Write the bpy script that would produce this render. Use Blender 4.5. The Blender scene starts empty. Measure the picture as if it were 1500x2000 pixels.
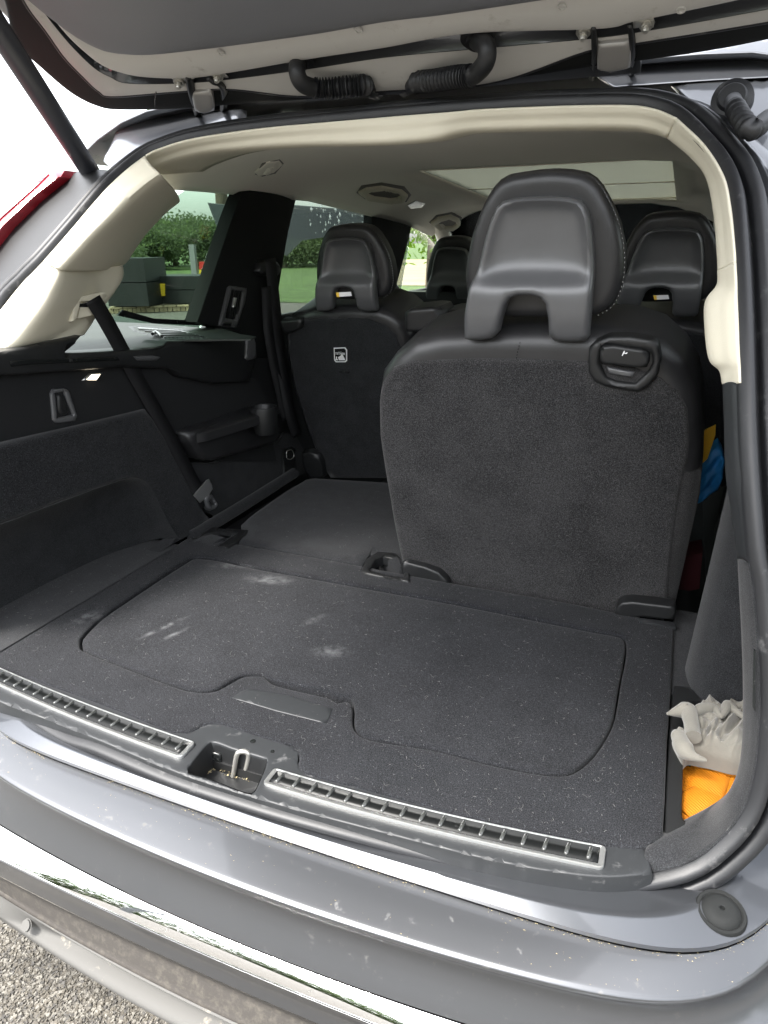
import bpy, bmesh, math, random
import numpy as np
from mathutils import Vector, Matrix
from mathutils.geometry import delaunay_2d_cdt
random.seed(7); rng = np.random.default_rng(7)
SC = bpy.context.scene; COL = SC.collection
# ------------------------------------------------------------------ camera
F = 1360.0
_y = np.array([1348-750., -(468-1000.), -F]); _y /= np.linalg.norm(_y)
_x = -np.array([-2670-750., -(512-1000.), -F]); _x -= _y*(_x@_y); _x /= np.linalg.norm(_x)
RM = np.stack([_x, _y, np.cross(_x, _y)])
CAM = np.array([.5, -.69, .68]); GZ = -.80
cd = bpy.data.cameras.new('camera'); cam = bpy.data.objects.new('camera', cd); COL.objects.link(cam)
cam.matrix_world = Matrix.Translation(Vector(CAM)) @ Matrix(RM.tolist()).to_4x4()
cd.sensor_fit = 'VERTICAL'; cd.sensor_height = 36; cd.lens = F/2000*36; cd.clip_start = .02; cd.clip_end = 3000
SC.camera = cam
SC.render.resolution_x = 768; SC.render.resolution_y = 1024
# ------------------------------------------------------------------ light
SUN_EL, SUN_AZ = math.radians(58), math.radians(215)      # azimuth clockwise from +Y
w = bpy.data.worlds.new('World'); SC.world = w; w.use_nodes = True
nt = w.node_tree; bg = nt.nodes['Background']
sky = nt.nodes.new('ShaderNodeTexSky'); sky.sky_type = 'NISHITA'; sky.sun_disc = False
sky.sun_elevation = SUN_EL; sky.sun_rotation = SUN_AZ; sky.air_density = 1.0; sky.dust_density = 3.0; sky.ozone_density = 1.0
hs = nt.nodes.new('ShaderNodeHueSaturation'); hs.inputs['Saturation'].default_value = .22
nt.links.new(sky.outputs[0], hs.inputs['Color']); nt.links.new(hs.outputs[0], bg.inputs[0]); bg.inputs[1].default_value = .15
sd = bpy.data.lights.new('sun', 'SUN'); sd.energy = 1.5; sd.angle = math.radians(14); sd.color = (1, .96, .9)
so = bpy.data.objects.new('sun', sd); COL.objects.link(so)
dv = Vector((math.sin(SUN_AZ)*math.cos(SUN_EL), math.cos(SUN_AZ)*math.cos(SUN_EL), math.sin(SUN_EL)))
so.rotation_euler = dv.to_track_quat('Z', 'Y').to_euler()
SC.view_settings.view_transform = 'Standard'; SC.view_settings.look = 'None'; SC.view_settings.exposure = 2.72; SC.view_settings.gamma = 1
SC.render.engine = 'CYCLES'; SC.cycles.max_bounces = 8; SC.cycles.diffuse_bounces = 7; SC.cycles.glossy_bounces = 4; SC.cycles.transparent_max_bounces = 12
# ------------------------------------------------------------------ materials
def mat(name, col, rough=.5, metal=0, bump=0, bscale=200, var=0, vscale=8, coat=0, sheen=0, spec=.5, speck=0, col2=None, detail=3, trans=0, dirt=0, dirtcol=(.3,.25,.18), dscale=6, aniso=None, bdist=.001):
    m = bpy.data.materials.new(name); m.use_nodes = True; N = m.node_tree.nodes; L = m.node_tree.links
    b = N['Principled BSDF']; b.inputs['Base Color'].default_value = (*col, 1); b.inputs['Roughness'].default_value = rough
    b.inputs['Metallic'].default_value = metal; b.inputs['Coat Weight'].default_value = coat; b.inputs['Coat Roughness'].default_value = .06
    b.inputs['Sheen Weight'].default_value = sheen; b.inputs['Sheen Roughness'].default_value = .5; b.inputs['Specular IOR Level'].default_value = spec
    tc = N.new('ShaderNodeTexCoord'); out = None
    def noise(sc, det=3, ro=.55):
        n = N.new('ShaderNodeTexNoise'); n.inputs['Scale'].default_value = sc; n.inputs['Detail'].default_value = det; n.inputs['Roughness'].default_value = ro
        mp = N.new('ShaderNodeMapping'); 
        if aniso: mp.inputs['Scale'].default_value = aniso
        L.new(tc.outputs['Object'], mp.inputs[0]); L.new(mp.outputs[0], n.inputs['Vector']); return n
    def ramp(src, a, bb):
        r = N.new('ShaderNodeMapRange'); r.inputs['From Min'].default_value = a; r.inputs['From Max'].default_value = bb; L.new(src, r.inputs['Value']); return r.outputs[0]
    def mix(fac, c1, c2):
        x = N.new('ShaderNodeMix'); x.data_type = 'RGBA'; L.new(fac, x.inputs[0])
        for i, c in ((6, c1), (7, c2)):
            if isinstance(c, tuple): x.inputs[i].default_value = (*c, 1)
            else: L.new(c, x.inputs[i])
        return x.outputs[2]
    cur = col
    if var:
        c2 = col2 or tuple(min(1, c*(1+var)) for c in col); c1 = tuple(c*(1-var) for c in col)
        cur = mix(ramp(noise(vscale, 4).outputs[0], .3, .7), c1, c2)
    if bump:
        nb = noise(bscale, detail); bp = N.new('ShaderNodeBump'); bp.inputs['Strength'].default_value = bump; bp.inputs['Distance'].default_value = bdist
        L.new(nb.outputs[0], bp.inputs['Height']); L.new(bp.outputs[0], b.inputs['Normal'])
        if speck:
            cc = cur if not isinstance(cur, tuple) else cur
            cur = mix(ramp(noise(bscale*.8, 5, .75).outputs[0], .47, .75), cc, tuple(min(1, c*speck) for c in col))
    if dirt:
        nd = ramp(noise(dscale, 8, .7).outputs[0], .62-dirt*.2, .74-dirt*.1)
        cur = mix(nd, cur, dirtcol)
        rr = N.new('ShaderNodeMapRange'); L.new(nd, rr.inputs['Value']); rr.inputs['To Min'].default_value = rough; rr.inputs['To Max'].default_value = .85; L.new(rr.outputs[0], b.inputs['Roughness'])
    if not isinstance(cur, tuple): L.new(cur, b.inputs['Base Color'])
    if trans: b.inputs['Transmission Weight'].default_value = trans
    m['_b'] = 1
    return m
def add_marks(m, marks):
    """pale scuffs rubbed into the pile: (x, y, half-length, half-width, angle, strength)"""
    N = m.node_tree.nodes; L = m.node_tree.links; b = N['Principled BSDF']; src = b.inputs['Base Color'].links[0].from_socket
    tc = N.new('ShaderNodeTexCoord'); acc = None
    nz = N.new('ShaderNodeTexNoise'); nz.inputs['Scale'].default_value = 60; nz.inputs['Detail'].default_value = 6; L.new(tc.outputs['Object'], nz.inputs['Vector'])
    for (x, y, a, bb, ang, s) in marks:
        mp = N.new('ShaderNodeMapping'); mp.vector_type = 'TEXTURE'; mp.inputs['Location'].default_value = (x, y, 0); mp.inputs['Rotation'].default_value = (0, 0, ang); mp.inputs['Scale'].default_value = (a, bb, 1)
        L.new(tc.outputs['Object'], mp.inputs[0]); ln = N.new('ShaderNodeVectorMath'); ln.operation = 'LENGTH'; L.new(mp.outputs[0], ln.inputs[0])
        r = N.new('ShaderNodeMapRange'); r.interpolation_type = 'SMOOTHSTEP'; r.inputs['From Min'].default_value = 1; r.inputs['From Max'].default_value = 0; r.inputs['To Max'].default_value = s
        L.new(ln.outputs['Value'], r.inputs['Value'])
        if acc is None: acc = r.outputs[0]
        else:
            ad = N.new('ShaderNodeMath'); ad.operation = 'ADD'; L.new(acc, ad.inputs[0]); L.new(r.outputs[0], ad.inputs[1]); acc = ad.outputs[0]
    mu = N.new('ShaderNodeMath'); mu.operation = 'MULTIPLY'; mu.use_clamp = True; L.new(acc, mu.inputs[0]); 
    r = N.new('ShaderNodeMapRange'); r.inputs['From Min'].default_value = .35; r.inputs['From Max'].default_value = .65; L.new(nz.outputs[0], r.inputs['Value']); L.new(r.outputs[0], mu.inputs[1])
    x = N.new('ShaderNodeMix'); x.data_type = 'RGBA'; L.new(mu.outputs[0], x.inputs[0]); L.new(src, x.inputs[6]); x.inputs[7].default_value = (.16, .165, .17, 1)
    L.new(x.outputs[2], b.inputs['Base Color'])
M = {}
M['carpet'] = mat('carpet', (.0125,.013,.014), .95, bump=.3, bscale=900, detail=4, speck=4.5, var=.3, vscale=26, sheen=.10, spec=.12, bdist=.0015)
M['carpet_floor'] = mat('carpet_floor', (.0072,.0075,.0084), .95, bump=.3, bscale=800, detail=4, speck=8, var=.42, vscale=11, sheen=.07, spec=.1, bdist=.0015)
M['carpet_seat'] = mat('carpet_seat', (.0165,.0162,.0165), .95, bump=.3, bscale=850, detail=4, speck=7, var=.5, vscale=11, sheen=.14, spec=.12, bdist=.0015)
M['fabric_dark'] = mat('fabric_dark', (.010,.0105,.0115), .9, bump=.3, bscale=600, sheen=.05, spec=.2)
M['leather'] = mat('leather', (.020,.020,.021), .38, bump=.25, bscale=420, var=.15, vscale=12, spec=.45, bdist=.0006)
M['plastic'] = mat('plastic', (.011,.0115,.012), .45, bump=.12, bscale=900, spec=.5, var=.1)
M['plastic_shell'] = mat('plastic_shell', (.07,.071,.074), .36, bump=.3, bscale=900, spec=.8, var=.12, vscale=9, bdist=.0005)
M['plastic_grey'] = mat('plastic_grey', (.018,.0195,.021), .5, bump=.12, bscale=900, dirt=.12, dscale=25, dirtcol=(.10,.10,.10))
M['plastic_ledge'] = mat('plastic_ledge', (.026,.031,.027), .55, spec=.35, bump=.1, bscale=900)  # slight green tint puts the window's reflection into the base colour
M['rubber'] = mat('rubber', (.010,.0105,.012), .5, bump=.08, bscale=300, spec=.5, dirt=.08, dscale=30, dirtcol=(.08,.08,.08))
M['gloss_black'] = mat('gloss_black', (.010,.011,.011), .22, spec=.3, dirt=.1, dscale=50, dirtcol=(.07,.07,.07))
M['beige'] = mat('beige', (.64,.60,.485), .62, bump=.35, bscale=600, spec=.3, var=.05, vscale=3, bdist=.0005)
M['headliner'] = mat('headliner', (.84,.80,.71), .95, bump=.2, bscale=700, spec=.15, sheen=.1)
M['blind'] = mat('blind', (.62,.62,.52), .9)
M['paint'] = mat('paint', (.092,.097,.106), .30, metal=.75, coat=.8, var=.05, vscale=2)
M['paint_dirty'] = mat('paint_dirty', (.085,.088,.094), .32, metal=.7, coat=.5, var=.05, vscale=2, dirt=.02, dscale=60, dirtcol=(.14,.137,.13))
M['paint_light'] = mat('paint_light', (.36,.35,.335), .45, metal=.35, coat=.3, dirt=.12, dscale=18, dirtcol=(.25,.23,.2))
M['gate_trim'] = mat('gate_trim', (.155,.16,.175), .55, bump=.3, bscale=700)
M['grime'] = mat('grime', (.036,.032,.028), .85, dirt=.7, dscale=75, dirtcol=(.065,.058,.048), bump=.3, bscale=300)
M['gate_paint'] = mat('gate_paint', (.50,.49,.465), .6, metal=0, coat=.1, dirt=.1, dscale=18, dirtcol=(.33,.31,.28))
M['skid'] = mat('skid', (.10,.098,.093), .85, metal=0, spec=.2, dirt=.1, dscale=20, dirtcol=(.3,.27,.22))
M['chrome'] = mat('chrome', (.92,.93,.94), .035, metal=1, dirt=.03, dscale=30, dirtcol=(.5,.5,.48))
M['satin'] = mat('satin', (.72,.73,.72), .28, metal=.9)
M['steel'] = mat('steel', (.55,.54,.50), .4, metal=.8, dirt=.15, dscale=40, dirtcol=(.3,.25,.15))
M['plastic_matte'] = mat('plastic_matte', (.010,.0108,.0108), .75, bump=.15, bscale=900, spec=.2)
M['insert_black'] = mat('insert_black', (.006,.0065,.0065), .3, spec=.12, dirt=.1, dscale=70, dirtcol=(.02,.02,.02))
M['recess_shade'] = mat('recess_shade', (.16,.15,.135), .6)  # darker tone carries the shading of the ceiling handle hollows in its colour
M['belt'] = mat('belt', (.010,.010,.011), .6, bump=.5, bscale=700, aniso=(1,1,.25), spec=.3)
M['white_print'] = mat('white_print', (.75,.75,.75), .6)
M['yellow_print'] = mat('yellow_print', (.8,.5,.05), .6)
M['stitch'] = mat('stitch', (.28,.28,.27), .8)
M['rag'] = mat('rag', (.165,.157,.135), .95, bump=.5, bscale=500, var=.16, vscale=14, sheen=.3, spec=.1)
M['orange'] = mat('orange', (.86,.33,.012), .7, bump=.3, bscale=500, var=.12, vscale=22, spec=.25)
M['yellow'] = mat('yellow', (.75,.42,.02), .6)
M['blue'] = mat('blue', (.02,.20,.50), .5, var=.2, vscale=18)
M['dark_red'] = mat('dark_red', (.05,.004,.008), .6)
M['lint'] = mat('lint', (.14,.137,.13), .8)
for k_, c_ in enumerate((.008,.034,.075)): M['fibre%d' % k_] = mat('carpet_fibre', (c_*.97,c_,c_*1.1), .9, spec=.1)
M['debris'] = mat('debris', (.42,.35,.2), .95, var=.4, vscale=120)
M['strut'] = mat('strut', (.035,.037,.046), .45)
M['red_lens'] = mat('red_lens', (.30,.010,.020), .12, coat=1, var=.25, vscale=6)
M['red_lens2'] = mat('red_lens_pale', (.22,.03,.045), .2, coat=1)
M['asphalt'] = mat('asphalt', (.088,.081,.070), .9, bump=.8, bscale=160, var=.4, vscale=60, bdist=.004)
M['stone_a'] = mat('stone_pale', (.15,.14,.12), .8, var=.25, vscale=30)
M['stone_b'] = mat('stone_tan', (.085,.076,.061), .85, var=.3, vscale=30)
M['stone_c'] = mat('stone_grey', (.065,.061,.055), .8, var=.3, vscale=30)
M['grass'] = mat('grass', (.055,.095,.02), .9, var=.35, vscale=2, bump=.6, bscale=12, bdist=.05)
M['field'] = mat('field', (.22,.18,.115), .95, var=.2, vscale=.6)
M['leaf'] = mat('leaf', (.085,.115,.055), .7, var=.45, vscale=1.5)
M['leaf_bright'] = mat('leaf_bright', (.13,.24,.02), .6, var=.35, vscale=2)
M['bark'] = mat('bark', (.09,.07,.05), .9, bump=.6, bscale=20, bdist=.02)
M['crate'] = mat('crate', (.006,.007,.008), .6, var=.2, vscale=1)
M['wood'] = mat('wood', (.36,.28,.18), .9, var=.3, vscale=5)
M['canopy'] = mat('canopy', (.05,.055,.06), .6)
M['road'] = mat('road', (.16,.16,.165), .9, var=.15, vscale=1)
M['post'] = mat('post', (.16,.165,.165), .5)
M['sign_red'] = mat('sign_red', (.6,.04,.03), .5); M['sign_yellow'] = mat('sign_yellow', (.75,.5,.03), .5)
add_marks(M['carpet_floor'], [(-.37,.50,.07,.022,.3,.45),(-.25,.47,.08,.03,.2,.5),(-.335,.22,.075,.010,1.25,.6),(-.30,.205,.05,.009,1.25,.5),(-.50,.20,.05,.03,1.0,.5),(0.0,.26,.05,.03,.4,.35),(-.08,.35,.04,.015,1.2,.3)])
def glassmat(name, tint, refl=.08):
    m = bpy.data.materials.new(name); m.use_nodes = True; N = m.node_tree.nodes; L = m.node_tree.links; N.remove(N['Principled BSDF'])
    t = N.new('ShaderNodeBsdfTransparent'); t.inputs[0].default_value = (*tint, 1); g = N.new('ShaderNodeBsdfGlossy'); g.inputs['Roughness'].default_value = .02
    f = N.new('ShaderNodeFresnel'); f.inputs[0].default_value = 1.45; mx = N.new('ShaderNodeMixShader')
    L.new(f.outputs[0], mx.inputs[0]); L.new(t.outputs[0], mx.inputs[1]); L.new(g.outputs[0], mx.inputs[2]); L.new(mx.outputs[0], N['Material Output'].inputs[0]); return m
M['glass_tint'] = glassmat('tinted_glass', (.30,.40,.33)); M['glass'] = glassmat('clear_glass', (.86,.90,.86)); M['glass_roof'] = glassmat('roof_glass', (.5,.55,.5))
def translucent(m, col):
    N = m.node_tree.nodes; L = m.node_tree.links; t = N.new('ShaderNodeBsdfTranslucent'); t.inputs[0].default_value = (*col, 1); mx = N.new('ShaderNodeMixShader'); mx.inputs[0].default_value = .6
    L.new(N['Principled BSDF'].outputs[0], mx.inputs[1]); L.new(t.outputs[0], mx.inputs[2]); L.new(mx.outputs[0], N['Material Output'].inputs[0])
translucent(M['blind'], (.27,.28,.25)); translucent(M['leaf'], (.11,.15,.06)); translucent(M['leaf_bright'], (.25,.42,.03))
me = bpy.data.materials.new('lamp_glow'); me.use_nodes = True; e = me.node_tree.nodes['Principled BSDF']; e.inputs['Emission Color'].default_value = (1,.85,.62,1); e.inputs['Emission Strength'].default_value = 1.2; M['glow'] = me
# ------------------------------------------------------------------ helpers: geometry
def ray(px, py): return RM @ np.array([(px-750)/F, -(py-1000)/F, -1.])
def PL(p0, n):
    p0 = np.array(p0, float); n = np.array(n, float)
    return lambda px, py: CAM + ray(px, py)*(((p0-CAM)@n)/(ray(px, py)@n))
def X_(v): return PL((v,0,0), (1,0,0))
def Y_(v): return PL((0,v,0), (0,1,0))
def Z_(v): return PL((0,0,v), (0,0,1))
def IMP(fn, t0=1.0):
    def f(px, py):
        d = ray(px, py); t = t0
        for _ in range(40):
            P = CAM+t*d; v = fn(P); dv_ = (fn(CAM+(t+1e-4)*d)-v)/1e-4
            if abs(dv_) < 1e-6: break
            s = max(-.3, min(.3, v/dv_)); t -= s
            if abs(s) < 1e-7: break
        return CAM+t*d
    return f
def so_y(x, z): z = max(z, -.05); return -.08+.3*z+.5*max(z,0)**3+(.25-.19*min(z,.9))*x*x
def SO(off=0): return IMP(lambda P: P[1]-so_y(P[0], P[2])-off)
def so_n(P):
    e = 1e-3; gx = (so_y(P[0]+e, P[2])-so_y(P[0]-e, P[2]))/(2*e); gz = (so_y(P[0], P[2]+e)-so_y(P[0], P[2]-e))/(2*e)
    n = np.array([gx, -1, gz]); return n/np.linalg.norm(n)
def cat(pts, n, closed=False):
    p = np.array(pts, float); m = len(p)
    if m == 2 and not closed: t = np.linspace(0, 1, n)[:, None]; return p[0]*(1-t)+p[1]*t
    s = np.linspace(0, m if closed else m-1, n, endpoint=not closed); i = np.floor(s).astype(int)
    if not closed: i = np.minimum(i, m-2)
    t = (s-i)[:, None]
    if closed: g = lambda k: p[(i+k) % m]
    else:
        pe = np.vstack([2*p[0]-p[1], p, 2*p[-1]-p[-2]]); g = lambda k: pe[i+k+1]
    a, b, c, d = g(-1), g(0), g(1), g(2)
    return .5*((2*b)+(-a+c)*t+(2*a-5*b+4*c-d)*t*t+(-a+3*b-3*c+d)*t**3)
def arc(pts, n, closed=False):
    q = cat(pts, max(len(pts)*12, 60), closed)
    if closed: q = np.vstack([q, q[:1]])
    l = np.r_[0, np.cumsum(np.linalg.norm(np.diff(q, axis=0), axis=1))]
    s = np.linspace(0, l[-1], n, endpoint=not closed); return np.stack([np.interp(s, l, q[:, k]) for k in range(q.shape[1])], 1)
def pin(pts, poly):
    x, y = pts[:, 0][:, None], pts[:, 1][:, None]; a = poly; b = np.roll(poly, -1, 0)
    c = ((a[:, 1] > y) != (b[:, 1] > y)); xi = (b[:, 0]-a[:, 0])*(y-a[:, 1])/np.where(b[:, 1]-a[:, 1] == 0, 1e-9, b[:, 1]-a[:, 1])+a[:, 0]
    return (np.sum(c & (x < xi), 1) % 2) == 1
def pdist(pts, poly):
    a = poly; b = np.roll(poly, -1, 0); ab = b-a; L2 = np.maximum((ab**2).sum(1), 1e-9)
    d = np.full(len(pts), 1e9)
    for k in range(0, len(pts), 2000):
        P = pts[k:k+2000, None]; t = np.clip(((P-a)*ab).sum(2)/L2, 0, 1); d[k:k+2000] = np.sqrt((((a+t[..., None]*ab)-P)**2).sum(2)).min(1)
    return d
# ------------------------------------------------------------------ helpers: objects
def mesh_obj(name, V, Fc, m, parent=None, smooth=35, origin=None, mats=None, fm=None):
    V = np.asarray(V, float); me = bpy.data.meshes.new(name)
    o_ = np.zeros(3) if origin is None else np.array(origin, float)
    me.from_pydata((V-o_).tolist(), [], [list(map(int, f)) for f in Fc]); me.update()
    for mm in (mats or [m]): me.materials.append(M[mm] if isinstance(mm, str) else mm)
    if fm is not None: me.polygons.foreach_set('material_index', fm)
    if smooth: me.shade_smooth(); me.set_sharp_from_angle(angle=math.radians(smooth))
    o = bpy.data.objects.new(name, me); COL.objects.link(o); o.location = o_
    if parent: attach(o, parent)
    return o
def wloc(o):
    l = o.location.copy(); p = o.parent
    while p: l += p.location; p = p.parent
    return l
def attach(o, parent): 
    o.parent = parent; o.location = o.location - wloc(parent)
def tag(o, label, cat=None, group=None, kind=None):
    if label: o['label'] = label
    if cat: o['category'] = cat
    if group: o['group'] = group
    if kind: o['kind'] = kind
    return o
def empty(name, loc): o = bpy.data.objects.new(name, None); o.location = loc; o.empty_display_size = .1; COL.objects.link(o); return o
def solid(o, t, off=-1): s = o.modifiers.new('s', 'SOLIDIFY'); s.thickness = t; s.offset = off; return o
def bev(o, wd, seg=2): b = o.modifiers.new('b', 'BEVEL'); b.width = wd; b.segments = seg; b.limit_method = 'ANGLE'; b.angle_limit = math.radians(40); return o
def relief(name, out, surf, m, parent, back=(0,1,0), depth=.02, r=0, rm=0, step=12, h=None, holes=(), sm=False, smooth=40, origin=None, matfn=None, mats=None, smh=False):
    """solid plate: outline on a surface, rounded edge, relief h, real thickness along back"""
    back = np.array(back, float); back /= np.linalg.norm(back)
    def dens(pl, sm=sm):
        pl = np.array(pl, float)
        if sm: return arc(pl, max(12, int(np.linalg.norm(np.roll(pl, -1, 0)-pl, axis=1).sum()/(step*.7))), True)
        o = []
        for a, b in zip(pl, np.roll(pl, -1, 0)):
            k = max(1, int(np.linalg.norm(b-a)/(step*1.0))); o += [a+(b-a)*i/k for i in range(k)]
        return np.array(o)
    loops = [dens(out)]+[dens(q, sm or smh) for q in holes]
    alln = []
    def D(p): return np.min([pdist(p, l) for l in loops], 0)
    def inside(p):
        i = pin(p, loops[0])
        for l in loops[1:]: i &= ~pin(p, l)
        return i
    pts = [*loops]
    if r:
        for fr in (.12, .35, .65, 1.0):
            for l in loops:
                t = np.roll(l, -1, 0)-np.roll(l, 1, 0); t /= np.maximum(np.linalg.norm(t, axis=1), 1e-9)[:, None]; n = np.stack([-t[:, 1], t[:, 0]], 1)
                for sg in (1, -1):
                    q = l+n*sg*fr*r; ok = inside(q); q = q[ok]
                    if len(q): q = q[D(q) > fr*r*.93]
                    if len(q): pts.append(q)
    lo, hi = loops[0].min(0), loops[0].max(0)
    gx, gy = np.meshgrid(np.arange(lo[0], hi[0], step)+step/2, np.arange(lo[1], hi[1], step)+step/2); g = np.stack([gx.ravel(), gy.ravel()], 1)
    g = g[inside(g)]
    if len(g): g = g[D(g) > max(r*1.15, step*.4)]
    if len(g): pts.append(g)
    P2 = np.vstack(pts); edges = []; k = 0
    for l in loops: n = len(l); edges += [(k+i, k+(i+1) % n) for i in range(n)]; k += n
    vs, es, fs, *_ = delaunay_2d_cdt([Vector(p) for p in P2], edges, [], 1, 1e-6)
    V2 = np.array([v[:] for v in vs]); T = np.array([f for f in fs if len(f) == 3]); c = V2[T].mean(1); T = T[inside(c)]
    d = D(V2); P3 = np.array([surf(*p) for p in V2]); off = np.zeros(len(V2))
    if r: tt = np.clip(d/r, 0, 1); off += rm*(1-np.sqrt(np.clip(1-(1-tt)**2, 0, 1)))
    if h: off += np.array([h(p[0], p[1], dd, q) for p, dd, q in zip(V2, d, P3)])
    V = P3+off[:, None]*back
    # orient toward the camera
    nrm = np.cross(V[T[:, 1]]-V[T[:, 0]], V[T[:, 2]]-V[T[:, 0]]); flip = (nrm*back).sum(1) > 0; T[flip] = T[flip][:, ::-1]
    cnt = {}
    for t in T:
        for a, b in ((t[0], t[1]), (t[1], t[2]), (t[2], t[0])): cnt[(a, b)] = 1
    bnd = [(a, b) for (a, b) in cnt if (b, a) not in cnt]
    n0 = len(V); ids = {}; ex = []
    Fc = [list(t) for t in T]
    if depth:
        for a, b in bnd:
            for q in (a, b):
                if q not in ids: ids[q] = n0+len(ex); ex.append(V[q]+back*(depth-off[q]*.0))
            Fc.append([b, a, ids[a], ids[b]])
        V = np.vstack([V, np.array(ex)])
    fm = None
    if matfn: fm = [matfn(V[list(f)].mean(0)) for f in Fc]
    return mesh_obj(name, V, Fc, m, parent, smooth, origin, mats, fm)
def patch(name, out, surf, m, parent, thick=.004, back=(0,1,0), **k): return relief(name, out, surf, m, parent, back=back, depth=thick, **k)
def grid(name, G, m, parent, closed=False, smooth=50, thick=0, origin=None, flip=False, skip=None):
    nu, nv = G.shape[:2]; V = G.reshape(-1, 3); Fc = []
    for i in range(nu if closed else nu-1):
        for j in range(nv-1):
            if skip and skip(i, j): continue
            a, b = i*nv+j, ((i+1) % nu)*nv+j; f = [a, b, b+1, a+1]; Fc.append(f[::-1] if flip else f)
    o = mesh_obj(name, V, Fc, m, parent, smooth, origin)
    if thick: solid(o, abs(thick), -1 if thick > 0 else 1)
    return o
def loft(name, rails, m, parent, nu=60, nv=None, thick=0, lin=False, **k):
    R = np.array([cat(r, nu) for r in rails])            # nrail, nu, 3
    if nv is None: nv = (len(rails)-1)*5+1
    if lin or len(rails) == 2: G = np.array([np.array([np.interp(np.linspace(0, len(R)-1, nv), range(len(R)), R[:, i, c]) for c in range(3)]).T for i in range(nu)])
    else: G = np.array([cat(R[:, i], nv) for i in range(nu)])
    return grid(name, G, m, parent, thick=thick, **k)
def frames(path, closed=False, up=(0,0,1)):
    p = np.array(path); t = (np.roll(p, -1, 0)-np.roll(p, 1, 0)) if closed else np.gradient(p, axis=0); t /= np.linalg.norm(t, axis=1)[:, None]; return t
def tube(name, pts, r, m, parent, n=10, seg=None, rfn=None, caps=True, smooth=50, origin=None):
    p = cat(pts, seg or max(2, (len(pts)-1)*6+1)); t = frames(p); u = np.cross(t[0], [0,0,1.]); 
    if np.linalg.norm(u) < .1: u = np.cross(t[0], [1.,0,0])
    u /= np.linalg.norm(u); V = []; Fc = []; s = len(p)
    for i in range(s):
        u = u-t[i]*(u@t[i]); u /= np.linalg.norm(u); v = np.cross(t[i], u); rr = rfn(i/(s-1))*r if rfn else r
        for k in range(n): a = 2*math.pi*k/n; V.append(p[i]+rr*(math.cos(a)*u+math.sin(a)*v))
    for i in range(s-1):
        for k in range(n): a, b = i*n+k, i*n+(k+1) % n; Fc.append([a, b, b+n, a+n])
    if caps: Fc += [list(range(n))[::-1], list(range((s-1)*n, s*n))]
    return mesh_obj(name, V, Fc, m, parent, smooth, origin)
def ribbon(name, pts, wid, side, m, parent, th=.0015, seg=40):
    p = cat(pts, seg); s = cat(side, seg) if np.ndim(side) == 2 else np.tile(side, (seg, 1)); s = s/np.linalg.norm(s, axis=1)[:, None]
    G = np.stack([p-s*wid/2, p+s*wid/2], 1); return grid(name, G, m, parent, thick=th)
def box(name, lo, hi, m, parent, bw=.003, seg=2, rot=0, origin=None):
    lo, hi = np.array(lo, float), np.array(hi, float); c = (lo+hi)/2; V = [[x, y, z] for x in (lo[0], hi[0]) for y in (lo[1], hi[1]) for z in (lo[2], hi[2])]
    if rot: ca, sa = math.cos(rot), math.sin(rot); V = [[c[0]+(v[0]-c[0])*ca-(v[1]-c[1])*sa, c[1]+(v[0]-c[0])*sa+(v[1]-c[1])*ca, v[2]] for v in V]
    Fc = [[0,1,3,2],[4,6,7,5],[0,4,5,1],[2,3,7,6],[0,2,6,4],[1,5,7,3]]
    o = mesh_obj(name, V, Fc, m, parent, 40, c if origin is None else origin)
    if bw: bev(o, bw, seg)
    return o
def prism(name, base, vec, m, parent, bw=0, origin=None):
    base = np.array(base, float); n = len(base); V = np.vstack([base, base+np.array(vec)]); 
    Fc = [list(range(n)), list(range(2*n-1, n-1, -1))]+[[i, i+n, (i+1) % n+n, (i+1) % n] for i in range(n)]
    o = mesh_obj(name, V, Fc, m, parent, 35, origin)
    bm = bmesh.new(); bm.from_mesh(o.data); bmesh.ops.recalc_face_normals(bm, faces=bm.faces); bm.to_mesh(o.data); bm.free()
    if bw: bev(o, bw)
    return o
def disc(name, c, n, r, th, m, parent, prof=None, seg=32):
    """turned piece: prof = [(radius, height)] along n"""
    c = np.array(c, float); n = np.array(n, float); n /= np.linalg.norm(n); u = np.cross(n, [0,0,1.]) if abs(n[2]) < .9 else np.cross(n, [1.,0,0]); u /= np.linalg.norm(u); v = np.cross(n, u)
    prof = prof or [(0, th), (r*.92, th), (r, th*.8), (r, 0)]
    V = []; Fc = []
    for (rr, hh) in prof:
        for k in range(seg): a = 2*math.pi*k/seg; V.append(c+n*hh+rr*(math.cos(a)*u+math.sin(a)*v))
    for i in range(len(prof)-1):
        for k in range(seg): a, b = i*seg+k, i*seg+(k+1) % seg; Fc.append([a, a+seg, b+seg, b])
    return mesh_obj(name, V, Fc, m, parent, 40)
def text(name, s, loc, rx, size, m, parent, ext=.0003, align='CENTER'):
    cu = bpy.data.curves.new(name, 'FONT'); cu.body = s; cu.size = size; cu.extrude = ext; cu.align_x = align; cu.align_y = 'CENTER'; cu.space_line = .8
    o = bpy.data.objects.new(name, cu); o.data.materials.append(M[m]); COL.objects.link(o); o.location = loc; o.rotation_euler = rx
    bpy.context.view_layer.update(); me_ = bpy.data.meshes.new_from_object(o); o2 = bpy.data.objects.new(name, me_); COL.objects.link(o2); o2.matrix_world = o.matrix_world.copy(); o2.location = loc; o2.rotation_euler = rx; bpy.data.objects.remove(o); o = o2
    if parent: attach(o, parent)
    return o
def pxs(l, s): return [s(*p) for p in l]

# ================================================================== THE CAR
car = empty('estate_car', (0, 1.2, GZ)); tag(car, 'grey metallic family car with its tailgate open over a black carpeted boot', 'car')
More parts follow.
